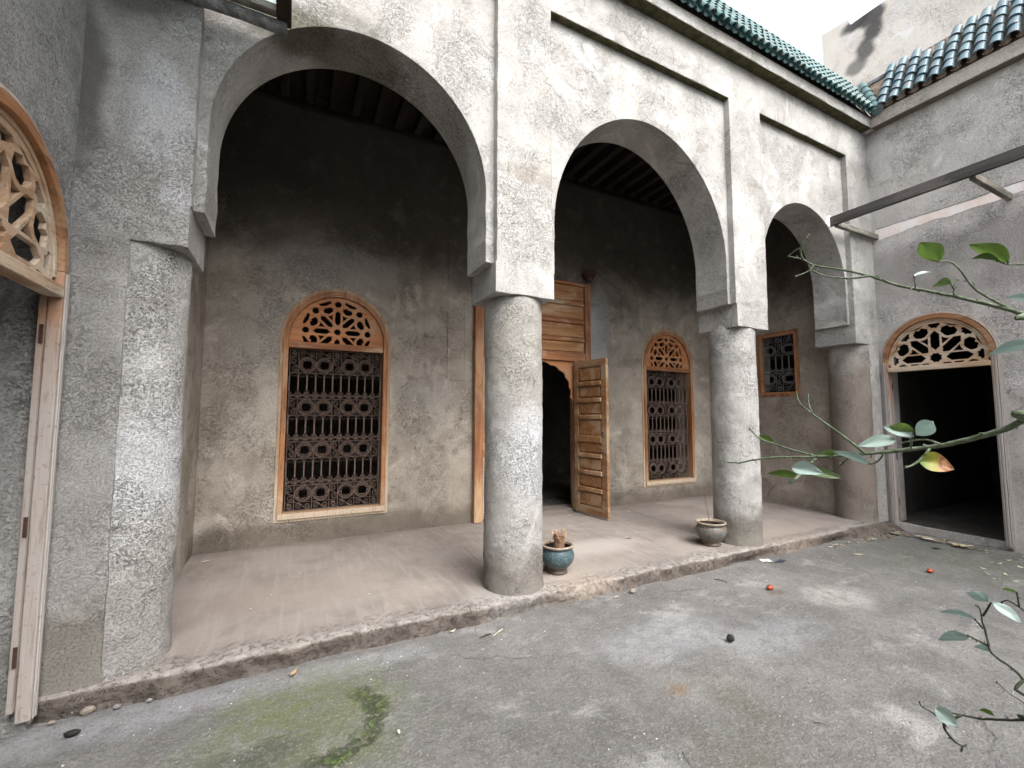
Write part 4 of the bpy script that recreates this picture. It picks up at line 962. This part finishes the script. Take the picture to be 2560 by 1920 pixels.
mb.build('scales', M['carved_t'], st)
rb = thing('rubble', 'white lumps of rubble lying in the worn brown pot', 'rubble', (4.37, 3.56, HP+.16))
def lump(mb, c, rad, seed, sq=(1, 1, .7), n=8):
    prof = [(max(.0005, rad*math.sin(math.pi*k/6)), -rad*math.cos(math.pi*k/6)) for k in range(7)]
    m0 = len(mb.v); mb.lathe(prof, n, (0, 0, 0), lambda th, z: rad*.35*noise.noise(Vector((math.cos(th)*1.2+seed, math.sin(th)*1.2, z*30+seed))))
    for i in range(m0, len(mb.v)): v = mb.v[i]; mb.v[i] = (c[0]+v[0]*sq[0], c[1]+v[1]*sq[1], c[2]+v[2]*sq[2])
for i in range(9):
    a = i*2.4; q = .018*math.sqrt(i)*2
    mb = MB(); lump(mb, (4.36+q*math.cos(a), 3.57+q*math.sin(a), HP+.175+random.uniform(0, .02)), random.uniform(.022, .038), i*3.1); mb.build('lump', M['grit'], rb, smooth=True)
stk = MB(); stk.tube([(4.36, 3.55, HP+.17), (4.352, 3.58, HP+.35), (4.34, 3.60, HP+.52), (4.335, 3.62, HP+.63)], [.004, .0035, .003, .002], 6)
tag(stk.build('stick', simple('red_brown_stick', (.20, .085, .06), (.14, .06, .045), 30, .7, .001)), 'thin red-brown stick standing upright in the worn brown pot', 'stick')

# ================================================================ lemon tree reaching in from the right
BRANCHES=[
 ('A',[(1.0117, 0.2309, 1.604, 0.00575), (1.0162, 0.2488, 1.5941, 0.00565), (1.0214, 0.2764, 1.5771, 0.00548), (1.0215, 0.3192, 1.5596, 0.00518), (1.0166, 0.3574, 1.5473, 0.00488), (1.0078, 0.395, 1.5386, 0.00457), (0.9892, 0.4517, 1.5277, 0.00406), (0.9581, 0.5225, 1.5177, 0.00337), (0.9202, 0.5927, 1.5117, 0.00263), (0.8882, 0.6473, 1.4969, 0.00203), (0.8747, 0.668, 1.4974, 0.0018)],[[(0.988, 0.451, 1.5301, 0.00277), (0.978, 0.4775, 1.5582, 0.00243), (0.9556, 0.5247, 1.6056, 0.0018), (0.9466, 0.5432, 1.6274, 0.00153), (0.9496, 0.5504, 1.6495, 0.00135)], [(0.9378, 0.5149, 1.6071, 0.00161), (0.9421, 0.5226, 1.6251, 0.00135), (0.9505, 0.5279, 1.6444, 0.00107)], [(0.9695, 0.5287, 1.5183, 0.00248), (0.9601, 0.5695, 1.5281, 0.00215), (0.9494, 0.6075, 1.5407, 0.00182), (0.9422, 0.63, 1.5495, 0.00162), (0.9391, 0.6519, 1.5713, 0.00138)], [(0.9696, 0.5288, 1.5159, 0.00297), (0.9414, 0.5295, 1.4984, 0.00304), (0.9038, 0.5307, 1.4781, 0.00312), (0.8824, 0.5317, 1.4692, 0.00316)], [(0.9871, 0.4746, 1.5221, 0.00158), (0.99, 0.5014, 1.4957, 0.00124), (0.9878, 0.5225, 1.4813, 0.00099)], [(0.9724, 0.4138, 1.5327, 0.00147), (0.9757, 0.4212, 1.521, 0.00148), (0.9753, 0.4309, 1.512, 0.0015), (0.9732, 0.4376, 1.5115, 0.0015)], [(0.9821, 0.3518, 1.5446, 0.00206), (0.9659, 0.3568, 1.5291, 0.00189), (0.9467, 0.3631, 1.5173, 0.00172), (0.9343, 0.3671, 1.5141, 0.00163)], [(0.9712, 0.334, 1.5541, 0.00174), (0.964, 0.3492, 1.5608, 0.00152), (0.9561, 0.3646, 1.5582, 0.00131), (0.9488, 0.3791, 1.5535, 0.00112)], [(0.9913, 0.3809, 1.5437, 0.00172), (0.9867, 0.3783, 1.5497, 0.00165), (0.9693, 0.3671, 1.573, 0.00139)]]),
 ('B',[(1.0983, 0.2416, 1.7625, 0.00462), (1.103, 0.2598, 1.7742, 0.00453), (1.1075, 0.2896, 1.7918, 0.00436), (1.1083, 0.3458, 1.8267, 0.004), (1.1024, 0.3876, 1.8476, 0.0037), (1.0943, 0.4234, 1.8658, 0.00342), (1.0823, 0.4663, 1.8965, 0.00307), (1.0672, 0.5066, 1.9194, 0.00272), (1.0453, 0.5551, 1.9419, 0.00229), (1.0375, 0.5733, 1.9596, 0.00211), (1.0244, 0.5984, 1.9732, 0.00187)],[[(1.0349, 0.5719, 1.9586, 0.0022), (1.0201, 0.5676, 1.9818, 0.00187), (1.0243, 0.5508, 2.0062, 0.00144)], [(1.029, 0.5726, 1.9852, 0.00165), (1.0328, 0.5892, 1.984, 0.00137), (1.0377, 0.6024, 1.9797, 0.00113)], [(1.0557, 0.4548, 1.8892, 0.00231), (1.0379, 0.4847, 1.8901, 0.00198), (1.0165, 0.517, 1.9015, 0.00161), (1.005, 0.5343, 1.9155, 0.00139)], [(1.0363, 0.5504, 1.938, 0.0018), (1.0247, 0.5573, 1.9246, 0.00151), (1.001, 0.5702, 1.9138, 0.00108)], [(1.1165, 0.2755, 1.7854, 0.00237), (1.0828, 0.3078, 1.8234, 0.00195), (1.0705, 0.3222, 1.8608, 0.00169), (1.0604, 0.3323, 1.8802, 0.00153), (1.0486, 0.343, 1.8824, 0.00141), (1.0397, 0.3509, 1.8858, 0.00132)], [(1.078, 0.3369, 1.8214, 0.00161), (1.0774, 0.3357, 1.8389, 0.00128), (1.0836, 0.3317, 1.8499, 0.00103)], [(1.0776, 0.3362, 1.8316, 0.00132), (1.0586, 0.3339, 1.8403, 0.00101)], [(1.0649, 0.2294, 1.8426, 0.00154), (1.053, 0.2435, 1.8464, 0.00136), (1.0406, 0.2579, 1.849, 0.00118), (1.0325, 0.2671, 1.8567, 0.00106)], [(1.0335, 0.2561, 1.8473, 0.00117), (1.0334, 0.2558, 1.8512, 0.00091)], [(1.0647, 0.3865, 1.8454, 0.00139), (1.0644, 0.3861, 1.8523, 0.00134), (1.0618, 0.386, 1.8692, 0.00123)]]),
 ('C',[(1.3223, 0.334, 1.0411, 0.0039), (1.3278, 0.3544, 1.0723, 0.00345), (1.3276, 0.366, 1.0865, 0.00322), (1.3186, 0.3947, 1.1079, 0.00273), (1.3278, 0.4029, 1.1336, 0.00243), (1.3372, 0.4108, 1.1602, 0.00213), (1.347, 0.4166, 1.1843, 0.00186), (1.3443, 0.4229, 1.1899, 0.00174)],[[(1.3313, 0.4082, 1.1756, 0.00222), (1.3315, 0.3994, 1.1954, 0.00188), (1.3312, 0.3945, 1.2071, 0.00169)], [(1.3322, 0.4099, 1.1492, 0.00171), (1.3171, 0.416, 1.1679, 0.00119)], [(1.3274, 0.4036, 1.1187, 0.00253), (1.3043, 0.4142, 1.1313, 0.0019), (1.2905, 0.4206, 1.1389, 0.00152)], [(1.3324, 0.3277, 1.1919, 0.00205), (1.3304, 0.3473, 1.21, 0.00173), (1.3292, 0.3542, 1.2161, 0.00162), (1.325, 0.3677, 1.2238, 0.00142), (1.3221, 0.3757, 1.2173, 0.00132)], [(1.3247, 0.3519, 1.2178, 0.00161), (1.3194, 0.3523, 1.2452, 0.00113)], [(1.4787, 0.375, 0.9492, 0.00122), (1.487, 0.4009, 0.9607, 0.00108), (1.4897, 0.4214, 0.9668, 0.00097), (1.4947, 0.443, 0.9796, 0.00084)]]),
 ('D',[(1.4012, 0.3558, 0.9744, 0.00413), (1.3992, 0.3781, 0.9627, 0.00375), (1.3889, 0.437, 0.9327, 0.00273), (1.3836, 0.4586, 0.9274, 0.00233), (1.376, 0.4852, 0.9211, 0.00183)],[[(1.3679, 0.466, 0.9303, 0.0027), (1.354, 0.4909, 0.9069, 0.00222), (1.3445, 0.5079, 0.918, 0.00181), (1.3347, 0.5233, 0.9253, 0.00146), (1.3349, 0.5273, 0.9336, 0.00131)], [(1.3619, 0.4938, 0.9028, 0.00312), (1.3605, 0.495, 0.8964, 0.00301), (1.3643, 0.4944, 0.8809, 0.00273), (1.384, 0.4865, 0.8562, 0.00218), (1.3991, 0.4798, 0.8452, 0.00184), (1.3978, 0.4813, 0.8342, 0.00165)], [(1.3991, 0.4798, 0.8452, 0.00165), (1.4072, 0.4755, 0.848, 0.00165)]]),
]
LEAVES=[
 ('A',(0.9581, 0.6111, 1.5421),(0.9505, 0.6361, 1.558),0.0144,'g',60),
 ('A',(0.9732, 0.3656, 1.5674),(0.9483, 0.3311, 1.5936),0.0231,'p', -58),
 ('A',(0.9717, 0.3658, 1.5744),(0.8984, 0.3792, 1.5872),0.0151,'g',60),
 ('A',(0.9708, 0.367, 1.5647),(0.968, 0.4117, 1.5847),0.0172,'p', -58),
 ('A',(0.9678, 0.3915, 1.5587),(0.93, 0.434, 1.5473),0.0203,'p', -58),
 ('A',(0.9732, 0.4376, 1.5115),(0.9577, 0.4883, 1.5362),0.0185,'p', 50),
 ('A',(0.9763, 0.4911, 1.5243),(0.919, 0.508, 1.5338),0.0143,'g',50),
 ('A',(0.9161, 0.5362, 1.4815),(0.9131, 0.5939, 1.4806),0.0149,'g',70),
 ('A',(0.9295, 0.5286, 1.4919),(0.9517, 0.4731, 1.4839),0.0174,'g',65),
 ('A',(0.8952, 0.5341, 1.4987),(0.8952, 0.4783, 1.4941),0.0248,'p', 58),
 ('A',(0.9649, 0.3621, 1.5246),(0.9833, 0.3195, 1.5198),0.0297,'y', 68),
 ('B',(1.0586, 0.3339, 1.8403),(0.9945, 0.344, 1.837),0.0172,'g',40),
 ('B',(1.0397, 0.34, 1.8822),(0.9786, 0.3458, 1.9117),0.0286,'g',20),
 ('B',(1.0334, 0.2558, 1.8512),(1.0052, 0.2893, 1.8902),0.0251,'g',30),
 ('B',(1.0325, 0.267, 1.858),(1.0216, 0.2939, 1.8698),0.0188,'g',10),
 ('B',(1.0625, 0.3857, 1.8685),(1.0786, 0.3656, 1.8782),0.0123,'p', 30),
 ('B',(1.0307, 0.2291, 1.7827),(1.0173, 0.2576, 1.7919),0.0127,'p', 40),
 ('B',(0.9419, 0.2129, 1.7053),(0.9398, 0.2594, 1.6987),0.0176,'p', 50),
 ('C',(1.3265, 0.3965, 1.2105),(1.2974, 0.4208, 1.23),0.0221,'p', 58),
 ('C',(1.317, 0.4159, 1.1696),(1.3188, 0.4712, 1.1688),0.0175,'p', 50),
 ('C',(1.3357, 0.3921, 1.208),(1.3309, 0.3515, 1.1856),0.0215,'p', 30),
 ('C',(1.2929, 0.4196, 1.1363),(1.2869, 0.4691, 1.1161),0.0241,'p', 58),
 ('C',(1.3347, 0.4012, 1.1036),(1.3308, 0.4252, 1.1082),0.0171,'p', 58),
 ('C',(1.3194, 0.3523, 1.2452),(1.3233, 0.3728, 1.2462),0.0131,'g',40),
 ('D',(1.3436, 0.5005, 0.933),(1.3322, 0.4624, 0.9202),0.0288,'p', 58),
 ('D',(1.3899, 0.4197, 0.9491),(1.3877, 0.4432, 0.9505),0.0141,'g',60),
 ('D',(1.3932, 0.3584, 0.9917),(1.3599, 0.3749, 0.9958),0.0182,'p', 58),
]

tree = thing('lemon_tree', 'young lemon tree reaching in from the right with thorny twigs and sparse leaves', 'tree', (1.75, -.35, 0))
mb = MB(); mb.tube([(1.75, -.35, -.03), (1.74, -.33, .35), (1.69, -.30, .8), (1.64, -.27, 1.25), (1.58, -.25, 1.7), (1.55, -.25, 2.15), (1.6, -.3, 2.6)], [.045, .036, .031, .027, .022, .014, .006], 12); mb.build('trunk', M['trunk'], tree, smooth=True)
roots = {'A': (1.60, -.26, 1.45), 'B': (1.57, -.25, 1.75), 'C': (1.68, -.30, .80), 'D': (1.68, -.3, .95)}
bobj = {}
def leaf(base, tip, width, roll, mat, par, curl=.12, fold=.22):
    width = width*1.22
    base, tip = Vector(base), Vector(tip); ax = tip-base; L = ax.length; ax.normalize()
    side = ax.cross(Vector((0, 0, 1)))
    if side.length < .1: side = Vector((1, 0, 0))
    side.normalize(); nor = side.cross(ax)
    rot = Matrix.Rotation(R(roll), 3, ax); side = rot @ side; nor = rot @ nor
    nu, nv = 14, 6; vs = []; uv = []
    wid = lambda t: (math.sin(math.pi*min(1, t**.85))**.8)*(1-.15*t)
    for i in range(nu+1):
        t = i/nu; s_ = .03+t*.97
        for j in range(nv+1):
            q = (j/nv*2-1); wv = .03*math.sin(t*9+j*2+L*60)*width
            vs.append(base+ax*(L*t)+side*(q*width*.5*max(.02, wid(t)))+nor*(abs(q)*width*fold*wid(t)-curl*L*(t*t)*1.0+wv+.25*curl*L)*1.0-nor*(.25*curl*L if i == 0 else .25*curl*L*(1-0)))
            uv.append((t, j/nv))
    fs = [(i*(nv+1)+j, (i+1)*(nv+1)+j, (i+1)*(nv+1)+j+1, i*(nv+1)+j+1) for i in range(nu) for j in range(nv)]
    me = bpy.data.meshes.new('leaf'); me.from_pydata([tuple(v) for v in vs], [], fs)
    l = me.uv_layers.new(name='uv')
    for p in me.polygons:
        for li in p.loop_indices: l.data[li].uv = uv[me.loops[li].vertex_index]
        p.use_smooth = True
    me.materials.append(mat); o = bpy.data.objects.new('leaf', me); col.objects.link(o); o.parent = par; o.matrix_parent_inverse = Matrix.Translation(-wloc(par))
    return o
def thorns(mb, pts, seed):
    rr = random.Random(seed)
    for i in range(len(pts)-1):
        p, q = Vector(pts[i][:3]), Vector(pts[i+1][:3]); L = (q-p).length
        for k in range(max(1, int(L/.013))):
            c = p.lerp(q, rr.random()); dv = Vector((rr.uniform(-1, 1), rr.uniform(-1, 1), rr.uniform(-1, 1))).normalized(); r0 = pts[i][3]
            if rr.random() < .55: mb.tube([c, c+dv*(r0+rr.uniform(.003, .008))], [r0*.55, .0006], 5)
            else: mb.lathe([(.0003, -.0018), (.0016, 0), (.0003, .0018)], 6, c+dv*(r0+.0012))
def smooth_pts(pts):
    o = []
    for i in range(len(pts)-1):
        p0 = Vector(pts[max(0, i-1)]); p1 = Vector(pts[i]); p2 = Vector(pts[i+1]); p3 = Vector(pts[min(len(pts)-1, i+2)])
        for k in range(3):
            t = k/3; o.append(tuple(.5*((2*p1)+(p2-p0)*t+(2*p0-5*p1+4*p2-p3)*t*t+(3*p1-3*p2+p3-p0)*t**3)))
    o.append(tuple(pts[-1])); return o
for key, pts, subs in BRANCHES:
    pts = [tuple(q[:3])+(q[3]*.8,) for q in pts]; mb = MB(); root = roots[key]; p0 = pts[0]
    m1 = (root[0]*.5+p0[0]*.5+.02, root[1]*.5+p0[1]*.5, root[2]*.45+p0[2]*.55+.02, p0[3]*1.15)
    full = smooth_pts([root+(p0[3]*1.35,), m1]+list(pts))
    full2 = []
    for i_ in range(len(full)-1):
        for k_ in range(4): full2.append(Vector(full[i_]).lerp(Vector(full[i_+1]), k_/4) if len(full[i_]) == 4 and False else tuple(full[i_][j_]+(full[i_+1][j_]-full[i_][j_])*k_/4 for j_ in range(4)))
    full2.append(full[-1]); mb.tube([tuple(c_+.0012*noise.noise(Vector((p[0]*60+j_*9, p[1]*60, p[2]*60))) for j_, c_ in enumerate(p[:3])) for p in full2], [max(.0006, p[3]*(1+.22*noise.noise(Vector((p[0]*90, p[1]*90, p[2]*90))))) for p in full2], 9)
    thorns(mb, pts, ord(key))
    for s_ in subs:
        q = smooth_pts(s_); mb.tube([p[:3] for p in q], [max(.0005, p[3]) for p in q], 7); thorns(mb, s_, len(s_)+ord(key))
        mb.lathe([(.0003, -.003), (.0022, 0), (.0003, .003)], 6, s_[-1][:3])
    bobj[key] = mb.build('branch', M['bark'] if key in 'AB' else M['bark_d'], tree, smooth=True)
for key, b_, t_, w_, kind, roll in LEAVES:
    leaf(b_, t_, w_, roll, M['leaf_'+kind], bobj[key], curl=(.5 if kind == 'y' else random.uniform(.05, .22)), fold=random.uniform(.12, .32))
# the crown outside the picture
rc = random.Random(5)
for bi in range(5):
    root = Vector((1.6, -.28, 1.4+bi*.22)); a = rc.uniform(-2.4, .3); dv = Vector((math.cos(a), math.sin(a), .35)).normalized(); L = rc.uniform(.4, .7)
    if bi == 0: dv = Vector((.4, -.9, .3)).normalized()
    pts = [root, root+dv*L*.5+Vector((0, 0, .05)), root+dv*L]
    mb = MB(); mb.tube(pts, [.010, .006, .002], 7); bo = mb.build('branch', M['bark'], tree, smooth=True)
    for k in range(11):
        c = root+dv*L*rc.uniform(.35, 1); e = Vector((rc.uniform(-1, 1), rc.uniform(-1, 1), rc.uniform(-.5, .8))).normalized()*rc.uniform(.06, .09)
        leaf(c, c+e, .04, rc.uniform(-80, 80), M['leaf_g'], bo)

# ================================================================ small things on the ground
def gh(x, y): return gz(x, y)
def small(name, label, cat, build, mat, group=None, smooth=False, kind=None):
    mb = MB(); build(mb); return tag(mb.build(name, mat, smooth=smooth), label, cat, group, kind)
for (x_, y_, lab) in [(4.013, 2.644, 'small orange-red fruit on the concrete, the nearer one, left of the pale patch'), (5.933, 2.188, 'small orange-red fruit on the concrete, the farther one, out in front of the right doorway')]:
    t = thing('fallen_fruit', lab, 'fruit', (x_, y_, 0), 'orange-red fruits fallen in the yard')
    mb = MB(); mb.lathe([(.001, -.022), (.014, -.019), (.024, -.008), (.027, .002), (.022, .014), (.010, .020), (.001, .018)], 16, (x_, y_, gh(x_, y_)+.020), lambda th, z: .002*noise.noise(Vector((math.cos(th)*2, math.sin(th)*2, z*40+x_)))); mb.v = [(x_+(v[0]-x_)*1.35, v[1], v[2]) for v in mb.v]; mb.build('skin', M['orange'], t, smooth=True)
    mb = MB(); mb.tube([(x_-.01, y_, gh(x_, y_)+.036), (x_-.018, y_+.004, gh(x_, y_)+.046)], .002, 5); mb.build('stalk', M['bark_d'], t)
small('shrivelled_fruit', 'round shrivelled black fruit alone in the middle of the yard', 'fruit', lambda mb: lump(mb, (2.851, 2.186, .022), .025, 2, (1, 1, .95), 14), M['black'], smooth=True)
small('shrivelled_fruit', 'oblong black dropping by the foot of the left doorway', 'fruit', lambda mb: lump(mb, (-.93, 3.05, .012), .022, 8, (1.5, .8, .7), 14), M['black'], smooth=True)
def paper(mb):
    n = 6
    vs = [(4.70+.11*i/n*.85+.02*j/2, 3.195-.05*i/n+.045*(j/2-.5)*1.4, gh(4.7, 3.19)+.006+.012*abs(math.sin(i*.9))*(.5+j*.2)) for i in range(n+1) for j in range(3)]
    mb.add(vs, [(i*3+j, (i+1)*3+j, (i+1)*3+j+1, i*3+j+1) for i in range(n) for j in range(2)])
small('paper_scrap', 'white strip of paper lying by the gallery step', 'paper', paper, M['white'])
def rag(mb):
    for i in range(12):
        a = i*.9; p = Vector((4.79+.012*i, 3.08+.02*math.sin(a), gh(4.85, 3.05)+.006)); mb.tube([p, p+Vector((.018, .012*math.cos(a*1.7), .010)), p+Vector((.036, -.012*math.sin(a), .002))], [.003, .007, .003], 5)
small('rag', 'crumpled dark blue rag beside the white paper strip', 'rag', rag, M['navy'])
def dryleaf(mb, x, y, z, L, a, seed, up=.4):
    rr = random.Random(seed); c, s_ = math.cos(a), math.sin(a); n = 7; vs = []
    cr = rr.uniform(.1, .5); tw = rr.uniform(-.5, .5)
    for i in range(n+1):
        t = i/n; w_ = L*.2*math.sin(math.pi*min(1, t*.96+.03))+.0008
        for q in (-1, 0, 1):
            lx = (t-.5)*L; ly = q*w_; lz = cr*L*(4*(t-.5)**2)*.5+abs(q)*w_*up+q*tw*w_*.4
            vs.append((x+lx*c-ly*s_, y+lx*s_+ly*c, z+max(.0015, lz)))
    mb.add(vs, [(i*3+j, (i+1)*3+j, (i+1)*3+j+1, i*3+j+1) for i in range(n) for j in range(2)])
rl = random.Random(11)
# drift of leaves at the foot of the right door
G1 = 'dry leaves drifted along the right door step'
for i in range(64):
    t = rl.random()**1.25; x_ = 7.40+.13*min(1, t*3)-.04*t+rl.gauss(0, .035)-.10*t; y_ = 3.12-.86*t+rl.gauss(0, .03)
    small('dry_leaf', 'curled dry leaf in the drift at the foot of the right doorway step', 'leaf', lambda mb: dryleaf(mb, x_, y_, max(.0, gh(x_, y_))+.004+.012*rl.random(), rl.uniform(.05, .10), rl.uniform(0, 6.28), i, .6), M['dry'] if rl.random() < .5 else M['dry2'], G1)
G2 = 'dry leaf scraps along the foot of the gallery step'
for i in range(34):
    t = rl.random(); x_ = 5.75+1.45*t+rl.gauss(0, .05); y_ = 3.13-.06*t+rl.gauss(0, .035)
    small('dry_leaf', 'scrap of dry leaf lying along the gallery step near the right corner', 'leaf', lambda mb: dryleaf(mb, x_, y_, gh(x_, y_)+.003, rl.uniform(.03, .07), rl.uniform(0, 6.28), 100+i, .4), M['dry2'] if rl.random() < .6 else M['dry'], G2)
G3 = 'pale leaf slivers strewn over the damp ground at the right'
for i in range(30):
    x_ = rl.uniform(6.3, 7.6); y_ = rl.uniform(1.2, 2.3)
    small('dry_leaf', 'pale leaf sliver flat on the damp green-grey ground at the right', 'leaf', lambda mb: dryleaf(mb, x_, y_, gh(x_, y_)+.002, rl.uniform(.03, .08), rl.uniform(0, 6.28), 200+i, .15), M['dry2'], G3)
small('dry_leaf', 'single brown leaf on the ground just left of the green moss, under the big arch', 'leaf', lambda mb: dryleaf(mb, .067, 3.148, gh(.07, 3.15)+.004, .085, 1.0, 301, .5), M['dry'])
small('dry_leaf', 'cream leaf lying by the step in front of the middle column', 'leaf', lambda mb: dryleaf(mb, 1.122, 3.20, gh(1.1, 3.2)+.004, .055, .3, 302, .6), M['dry2'])
small('dry_leaf', 'curled grey-brown leaf under the step between the two pots', 'leaf', lambda mb: dryleaf(mb, 2.616, 3.13, gh(2.6, 3.1)+.004, .08, .2, 303, .8), M['stone'])
small('dry_leaf', 'white leaf on the drift, largest and palest', 'leaf', lambda mb: dryleaf(mb, 7.36, 2.70, .02, .13, -1.3, 304, .5), M['white'])
small('dry_leaf', 'pale sliver lying alone on the concrete right of the paper strip', 'leaf', lambda mb: dryleaf(mb, 5.909, 2.816, gh(5.9, 2.8)+.003, .11, -.5, 305, .2), M['dry2'])
small('dry_leaf', 'dark curled leaf in front of the right doorway step', 'leaf', lambda mb: dryleaf(mb, 7.05, 2.53, gh(7, 2.5)+.004, .09, -.9, 306, .7), M['navy'])
small('seed_husk', 'small oval white husk on the ground right of the moss', 'seed', lambda mb: lump(mb, (.537, 2.334, .008), .010, 4, (.8, 1.5, .5), 10), M['grit'], smooth=True)
small('stone', 'brown stone lying under the broken edge of the step', 'stone', lambda mb: lump(mb, (2.817, 3.150, .018), .027, 6, (1.2, 1, .9), 9), M['stone'])
for i, (x_, y_, s_) in enumerate([(-1.0, 3.30, .020), (-.93, 3.27, .024), (-.80, 3.25, .015), (-1.06, 3.24, .012), (-.66, 3.24, .012)]):
    small('stone', 'brown-grey stone chip at the broken foot of the left pier', 'stone', lambda mb: lump(mb, (x_, y_-.03, s_*.5), s_, 20+i*1.7, (1.4, .9, .8), 9), M['stone'] if i % 2 else M['mortar'], 'stone chips at the foot of the left pier')
TW = [((3.759, 3.04), (3.80, 2.93), .004, 'dark stick by the step, left of the second free-standing column', M['bark_d']), ((1.464, 3.06), (1.36, 3.0), .005, 'pale stick lying in front of the middle column', M['dry2']),
      ((1.36, 3.04), (1.26, 3.02), .0045, 'dark stick beside the pale one in front of the middle column', M['bark_d']), ((2.50, 1.44), (2.54, 1.385), .002, 'thin dark twig on the bare concrete at the lower right', M['bark_d'])]
for a_, b_, r_, lab, mt_ in TW:
    small('twig', lab, 'twig', lambda mb: mb.tube([(a_[0], a_[1], gh(*a_)+.006), ((a_[0]+b_[0])/2+.006, (a_[1]+b_[1])/2, gh(*a_)+.010), (b_[0], b_[1], gh(*b_)+.006)], [r_, r_, r_*.5], 6), mt_)
for i, (x_, y_, lab) in enumerate([(3.711, 5.489, 'straw splinter on the gallery floor in front of the dark door opening'), (4.694, 5.286, 'dry leaf shred on the gallery floor right of the open door leaf'), (3.68, 4.166, 'dark sliver on the gallery floor midway between the two pots'),
        (-.731, 5.416, 'dry leaf on the gallery floor in the far left corner'), (5.55, 5.52, 'dry leaf on the gallery floor below the right arched window')]):
    small('dry_leaf', lab, 'leaf', lambda mb: dryleaf(mb, x_, y_, HP+.006, .09, .6+i, 400+i, .4), M['dry2'] if i != 2 else M['stone'])
def grit(mb):
    rr = random.Random(3)
    for i in range(260):
        x_ = rr.uniform(-1.0, 7.5); y_ = rr.uniform(.6, 3.15)
        if rr.random() < .45: y_ = 3.15-abs(rr.gauss(0, .25))
        s_ = rr.uniform(.0018, .005)*(1.6 if rr.random() < .06 else 1)
        lump(mb, (x_, y_, gh(x_, y_)+s_*.4), s_, i, (rr.uniform(.7, 1.6), 1, .5), 6)
    for i in range(90):
        x_ = rr.uniform(-.8, 7.2); y_ = rr.uniform(3.4, 5.7); s_ = rr.uniform(.002, .006); lump(mb, (x_, y_, HP+.003+s_*.4), s_, i, (1.2, 1, .5), 6)
small('grit', 'white grit scattered over the yard and gallery floor', 'grit', grit, M['grit'], kind='stuff')
def grit2(mb):
    rr = random.Random(9)
    for i in range(420):
        x_ = rr.uniform(-1.0, 7.5); y_ = rr.uniform(.6, 3.2); s_ = rr.uniform(.002, .007)
        if rr.random() < .5: y_ = 3.2-abs(rr.gauss(0, .12))
        lump(mb, (x_, y_, gh(x_, y_)+s_*.4), s_, i, (rr.uniform(.7, 1.6), 1, .6), 6)
small('crumbled_mortar', 'dark crumbs of mortar and soil along the step and over the yard', 'mortar crumbs', grit2, M['stone'], kind='stuff')
bpy.context.view_layer.update()
